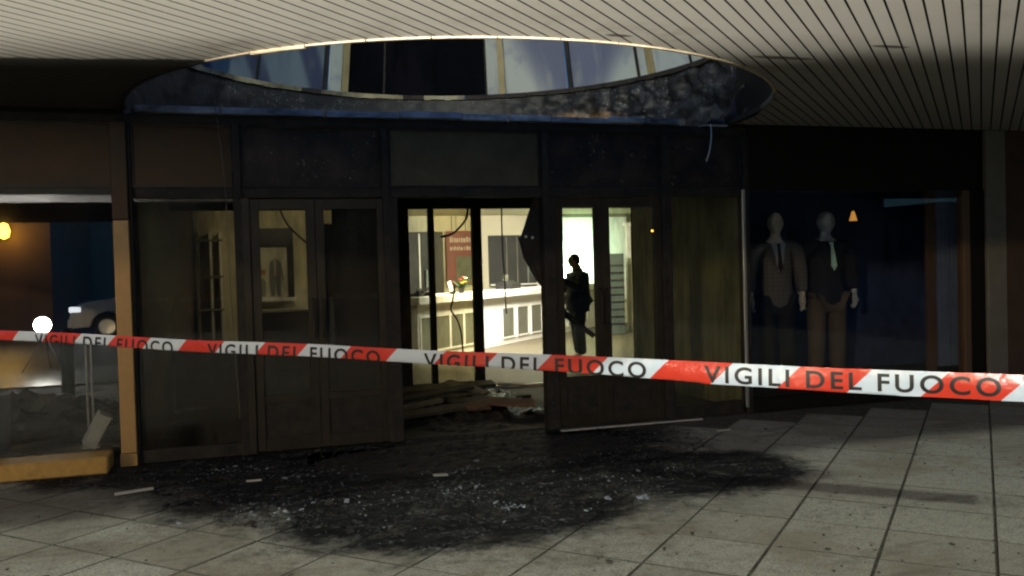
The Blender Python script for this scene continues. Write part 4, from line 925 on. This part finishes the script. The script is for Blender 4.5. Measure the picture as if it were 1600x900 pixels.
def clump(q):
    c = q.choice(((-2.15, -1.85, .26, .05), (-.9, -1.75, .3, .12), (-1.9, -.95, .22, .08), (-.75, -1.25, .3, .06), (-.1, -1.1, .35, .05), (-2.25, -.55, .3, .1), (-1.6, -1.9, .4, .2), (-.75, -2.3, .12, .08), (.3, -1.9, .3, .1)))
    return c[0] + q.gauss(0, c[2] * .6), min(-.1, c[1] + q.gauss(0, c[3] * .8))
scatter('charred_crumbs', 2600, M_CHAR, .016, patch, 1., 1); scatter('glass_crumbs', 320, mat('glass_crumb', (.22, .27, .32), .15, spec=.8), .009, patch, 1., 2)
scatter('ash_flakes', 300, M_ASH, .013, clump, .8, 3); scatter('ash_flakes', 130, M_ASH, .010, patch, .8, 4)
def wide(q): return q.uniform(-3.6, 3), q.uniform(-4.3, -.3)
scatter('grit', 500, mat('grit_mat', (.05, .045, .035), .9), .012, wide, .6, 5)
# pale lumps one can pick out
for i, (x_, y_, s, lab) in enumerate(((-.13, -2.35, .022, 'small pale lump at the front edge of the burnt patch near the joint'), (.08, -2.42, .026, 'white glass splinter standing at the front edge of the burnt patch'), (-.62, -1.02, .02, 'white flake glinting before the open doorway'), (-2.62, -1.9, .016, 'tiny white chip at the left front of the burnt patch'))):
    mb = MB(); bm = bmesh.new(); bmesh.ops.create_icosphere(bm, subdivisions=2, radius=s)
    for v in bm.verts: v.co *= 1 + .9 * mnoise.noise(v.co * 55 + Vector((i * 7, 0, 0))); v.co.z = v.co.z * .5 + s * .4
    me = bpy.data.meshes.new('ash_lump'); bm.to_mesh(me); bm.free(); me.materials.append(M_ASH); o = bpy.data.objects.new('ash_lump', me); COL.objects.link(o); o.location = (x_, y_, 0); tag(o, lab, 'debris', 'pale lumps on the burnt patch')
# hanging cables and a torn strip
def cable(label, pts, r=.006, M=M_CABLE, name='hanging_cable'):
    P = [Vector(p) for p in pts]; out = []
    for i in range(len(P) - 1):
        a, b, c, d = P[max(i - 1, 0)], P[i], P[i + 1], P[min(i + 2, len(P) - 1)]
        for k in range(6):
            t = k / 6; out.append(.5 * ((2 * b) + (c - a) * t + (2 * a - 5 * b + 4 * c - d) * t * t + (3 * b - a - 3 * c + d) * t ** 3))
    out.append(P[-1]); return tag(obj(name, MB().tube(out, r, 6), M, None, base=tuple(P[0]), smooth=True), label, 'cable', 'cables left hanging by the fire')
cable('thin grey cable hanging straight down before the left header panels', [(-2.42, -.10, 3.05), (-2.38, -.09, 2.6), (-2.34, -.08, 2.1), (-2.33, -.09, 1.4), (-2.29, -.08, .3)], .0032, mat('grey_cable', (.09, .08, .075), .5))
cable('pale torn strip dangling under the right end of the flashing', [(1.935, -.07, 2.70), (1.93, -.08, 2.58), (1.905, -.09, 2.46), (1.875, -.08, 2.36)], .007, M_PALE)
cable('black cable looping down inside the left door', [(-1.95, .5, 2.1), (-1.85, .5, 1.85), (-1.62, .5, 1.6), (-1.55, .5, 1.3)], .008)
cable('black cable curving across the left of the open doorway', [(.25, 2.5, 2.14), (.22, 2.5, 2.0), (.08, 2.5, 1.85), (-.08, 2.5, 1.8)], .012)
cable('thin black wire with a tangle hanging before the counter', [(.62, 2.4, 2.14), (.62, 2.4, 1.7), (.635, 2.4, 1.3), (.64, 2.4, 1.0), (.65, 2.4, .9)], .008)
cable('crooked black wire hanging before the left counter panels', [(.0, 2.2, 1.25), (-.03, 2.2, 1.08), (-.05, 2.2, .98), (.02, 2.2, .86), (.06, 2.2, .7), (.07, 2.2, .5)], .010)

# ---------------------------------------------------------------- street seen through the left window
fb = thing('brown_building', 'brown plastered building across the street left of the column', 'building', (-14, 20, 0))
obj('wall', B(-22, -7.1, 18, 24, 0, 6), mat('brown_plaster', (.10, .06, .03), .9, noise=.3, nscale=1.5, col2=(.07, .04, .022)), fb); obj('roof', B(-22.2, -6.9, 17.8, 24.2, 6.002, 6.2), M_FASCIA, fb)
for i in range(3):
    w_ = obj('window', B(-12.4 - 3 * i, -11.2 - 3 * i, 17.94, 17.998, 1.2, 2.7), M_WOOD, fb); obj('pane', B(-12.3 - 3 * i, -11.3 - 3 * i, 17.92, 17.939, 1.3, 2.6), M_BLACK, w_)
gb = thing('grey_building', 'grey block at the end of the street behind the white car', 'building', (0, 30, 0))
obj('wall', B(-30, 20, 26, 34, 0, 7), mat('grey_plaster', (.30, .215, .13), .9, noise=.3, nscale=.8, col2=(.20, .15, .095)), gb); obj('roof', B(-30.2, 20.2, 25.8, 34.2, 7.002, 7.2), M_FASCIA, gb)
for i in range(8):
    w_ = obj('window', B(-26 + 3 * i, -24.6 + 3 * i, 25.94, 25.998, 3.6, 5.2), M_FASCIA, gb); obj('pane', B(-25.9 + 3 * i, -24.7 + 3 * i, 25.92, 25.939, 3.7, 5.1), M_BLACK, w_)
wl_ = thing('wall_lamp', 'glowing yellow lamp on the brown building at the left edge', 'wall lamp', (-8.0, 17.99, 2.7))
obj('bulb', MB().lathe((-8.12, 17.8, 2.50), [(.02, 0), (.12, .06), (.15, .22), (.10, .38), (.02, .42)], 14), emis('sodium_glow', (1, .60, .06), 6), wl_); obj('bracket', MB().tube([(-8.12, 17.8, 2.92), (-8.12, 17.8, 3.0), (-8.12, 17.99, 3.0)], .03), M_BLACK, wl_)
lamp('POINT', 'wall_lamp_light', (-8.02, 17.45, 2.6), None, 28, (1, .55, .1), shadow_soft_size=.1)
# portable flood lamp, glaring straight at the camera
fl = thing('flood_lamp', 'blinding white round flood lamp behind the left window above the tape', 'flood lamp', (-5.3, 8.0, 0))
obj('lens', MB().lathe((-5.3, 7.93, .73), [(.125, -.004), (.12, .0), (.02, .004)], 24, 'y'), emis('flood_glow', (1, .97, .88), 40), fl); obj('housing', MB().lathe((-5.3, 7.94, .73), [(.135, 0), (.145, .02), (.10, .14), (.06, .18)], 20, 'y'), M_BLACK, fl)
for a in (90, 210, 330): obj('leg', MB().tube([(-5.3, 8.05, .55), (-5.3 + .35 * math.cos(R(a)), 8.05 + .35 * math.sin(R(a)), .0)], .008), M_BLACK, fl)
lamp('POINT', 'flood_lamp_light', (-5.3, 7.7, .85), None, 30, (1, .97, .9), shadow_soft_size=.1)
bo = thing('bollard', 'short dark bollard standing behind the left window', 'bollard', (-4.34, 4.5, 0)); obj('shaft', MB().lathe((-4.34, 4.5, 0), [(.075, 0), (.075, .74), (.06, .80), (.02, .83)], 14), M_BLACK, bo, smooth=True); obj('collar', MB().lathe((-4.34, 4.5, .62), [(.082, 0), (.082, .05), (.07, .055)], 14), M_FASCIA, bo)
sp = thing('steel_posts', 'pair of slim steel posts behind the left window', 'barrier post', (-3.5, .85, 0))
for x_ in (-3.53, -3.49): obj('post', MB().tube([(x_, .85, 0), (x_, .85, .93)], .009), M_STEEL, sp)
obj('foot', B(-3.58, -3.44, .80, .90, 0, .012), M_STEEL, sp)
def carton(label, x, y, z, sx, sy, sz, rot, M):
    t = thing('carton', label, 'carton', (x, y, 0)); T = Matrix.Translation((x, y, z)) @ rot
    obj('box', MB().box(-sx / 2, sx / 2, -sy / 2, sy / 2, -sz / 2, sz / 2).xf(T), M, t, bevel=.004); obj('flap', MB().box(-sx / 2, sx / 2, -sy / 2 - .1, -sy / 2 - .004, sz / 2 - .004, sz / 2).xf(T), M, t)
M_CART = mat('white_card', (.42, .42, .38), .8, noise=.25, nscale=10, col2=(.30, .30, .27))
carton('white carton tipped on its corner inside the left window by the column', -3.40, .42, .22, .10, .22, .28, Matrix.Rotation(.2, 4, 'Z') @ Matrix.Rotation(.5, 4, 'Y'), M_CART)
carton('white carton standing at the left edge behind the window', -4.22, .5, .31, .30, .22, .46, Matrix.Rotation(-.2, 4, 'Z') @ Matrix.Rotation(.05, 4, 'Y'), M_CART)
heap('rubble_heap', 'grey heap of wet rubble and sheeting behind the left window', 'rubble', -4.6, 2.6, 1.2, 1.4, .26, mat('grey_rubble', (.11, .11, .10), .5, noise=.25, nscale=5, col2=(.045, .045, .04), bump=.5), 9.2, 40, .08)
# white car parked side-on
car = thing('parked_car', 'white car parked across the street just left of the column', 'car', (-4.1, 15.8, 0))
M_CARP = mat('white_car_paint', (.55, .55, .54), .25, spec=.6); M_CGL = mat('car_glass', (.02, .025, .028), .08, spec=.8)
lo = [(-6.16, .28), (-6.2, .5), (-6.14, .72), (-5.95, .86), (-5.1, 1.0), (-4.9, 1.02), (-2.5, 1.04), (-2.02, .96), (-1.95, .6), (-2.0, .3)]
def arch(cx_, r=.36): return [(cx_ + r * math.cos(R(a)), .30 + r * math.sin(R(a))) for a in (0, 30, 60, 90, 120, 150, 180)]
side = [(-6.16, .28)] + lo[1:9] + [(-2.0, .28)] + arch(-2.85) + arch(-5.38)
side = [p for p in side]
obj('body', MB().prism(side, 15.0, 16.7, 'y'), M_CARP, car, bevel=.03)
gh = MB(); pr_ = [(-5.06, 1.0), (-4.35, 1.42), (-3.0, 1.44), (-2.3, 1.03)]; gh.v = [(x, 15.05 if z < 1.2 else 15.2, z) for x, z in pr_] + [(x, 16.65 if z < 1.2 else 16.5, z) for x, z in pr_]
gh.f = [(0, 1, 2, 3), (7, 6, 5, 4), (0, 4, 5, 1), (1, 5, 6, 2), (2, 6, 7, 3)]; gh.mi = [0, 0, 0, 1, 0]; obj('cabin', gh, [M_CGL, M_CARP], car)
for x_, z_, xx, zz in ((-5.06, 1.0, -4.35, 1.42), (-2.3, 1.03, -3.0, 1.44), (-3.75, 1.02, -3.72, 1.43)): obj('pillar', MB().tube([(x_, 15.045, z_), (xx, 15.19, zz)], .028, 6), M_CARP, car)
for x_ in (-5.38, -2.85):
    for y_ in (15.0, 16.5):
        w_ = obj('wheel', MB().lathe((x_, y_, .30), [(.20, .0), (.30, .01), (.30, .19), (.20, .2)], 22, 'y'), M_RUBBER, car); obj('rim', MB().lathe((x_, y_ - .004, .30), [(.20, .0), (.17, -.01), (.05, -.004)], 16, 'y'), M_STEEL, w_)
obj('headlight', MB().box(-6.19, -5.93, 14.985, 15.16, .66, .79), emis('headlight_glow', (.9, .95, 1), .9), car, bevel=.02); obj('side_mirror', MB().box(-4.98, -4.84, 14.82, 14.99, 1.0, 1.12), M_CARP, car, bevel=.02)
obj('bumper', MB().box(-6.24, -6.16, 15.05, 16.65, .3, .5), M_CARP, car, bevel=.02); obj('door_handle', MB().box(-3.95, -3.8, 14.97, 14.998, .86, .89), M_STEEL, car)
for i, (x0, x1, h_, lab) in enumerate(((-62, -22, 9, 'long plain block across the square behind the camera'), (-20, 16, 7, 'low wide block across the square behind the camera'), (19, 54, 11, 'taller block across the square behind the camera'), (54.6, 60, 4.4, 'lowest hut across the square behind the camera'), (60.4, 65, 6.2, 'small gabled house across the square behind the camera'), (65.5, 72, 4.0, 'long low shed across the square behind the camera'), (75, 105, 8, 'far right block across the square behind the camera'))):
    b_ = thing('plaza_building', lab, 'building', ((x0 + x1) / 2, -66, 0))
    obj('wall', B(x0, x1, -72, -60, 0, h_), M_BROWNW, b_); obj('roof', B(x0 - .3, x1 + .3, -72.3, -59.7, h_ + .002, h_ + .3), M_FASCIA, b_)
    for k in range(int((x1 - x0) / 4)):
        w_ = obj('window', B(x0 + 1 + 4 * k, x0 + 2.6 + 4 * k, -59.998, -59.9, 3, 4.8), M_FASCIA, b_)
# lamps behind the camera, standing where their light comes from
def mast(name, label, cat, loc, tgt, h):
    t = thing(name, label, cat, (loc[0], loc[1], 0)); d = (Vector(tgt) - Vector(loc)).normalized(); b = Vector(loc) - d * .06
    obj('pole', MB().tube([(b.x - d.x * .25, b.y - d.y * .25, 0), (b.x - d.x * .25, b.y - d.y * .25, h)], .05, 10), M_STEEL, t); obj('head', MB().tube([b - d * .3, b - d * .05, b], [.08, .16, .17], 12), M_BLACK, t)
mast('mast_lamp', 'floodlight mast of the fire crew behind the camera', 'floodlight', (-11, -27, 9.2), (2.2, -1.6, 0), 9.4)
mast('street_lamp', 'street lamp on the far side of the square behind the camera', 'street lamp', (-26, -32, 5.77), (0, 0, 1), 5.9)
wk = thing('work_lamp', 'work light behind the camera with an added plate cutting its beam', 'work light', (-11.5, -30.0, 0))
obj('housing', B(-11.7, -11.3, -30.3, -30.03, .42, .72), M_BLACK, wk, bevel=.01); obj('stand', MB().tube([(-11.5, -30.15, 0), (-11.5, -30.15, .42)], .03), M_STEEL, wk)
bd = MB().box(-.9, .9, -.004, .004, .02, .55 + .5 * WTAN).xf(Matrix.Translation((-11.5 + .5 * math.sin(R(10)), -30.0 + .5 * math.cos(R(10)), 0)) @ Matrix.Rotation(R(-10), 4, 'Z'))
obj('beam_stop', bd, M_BLACK, wk)  # unseen plate added to shape the beam's edge on the ceiling
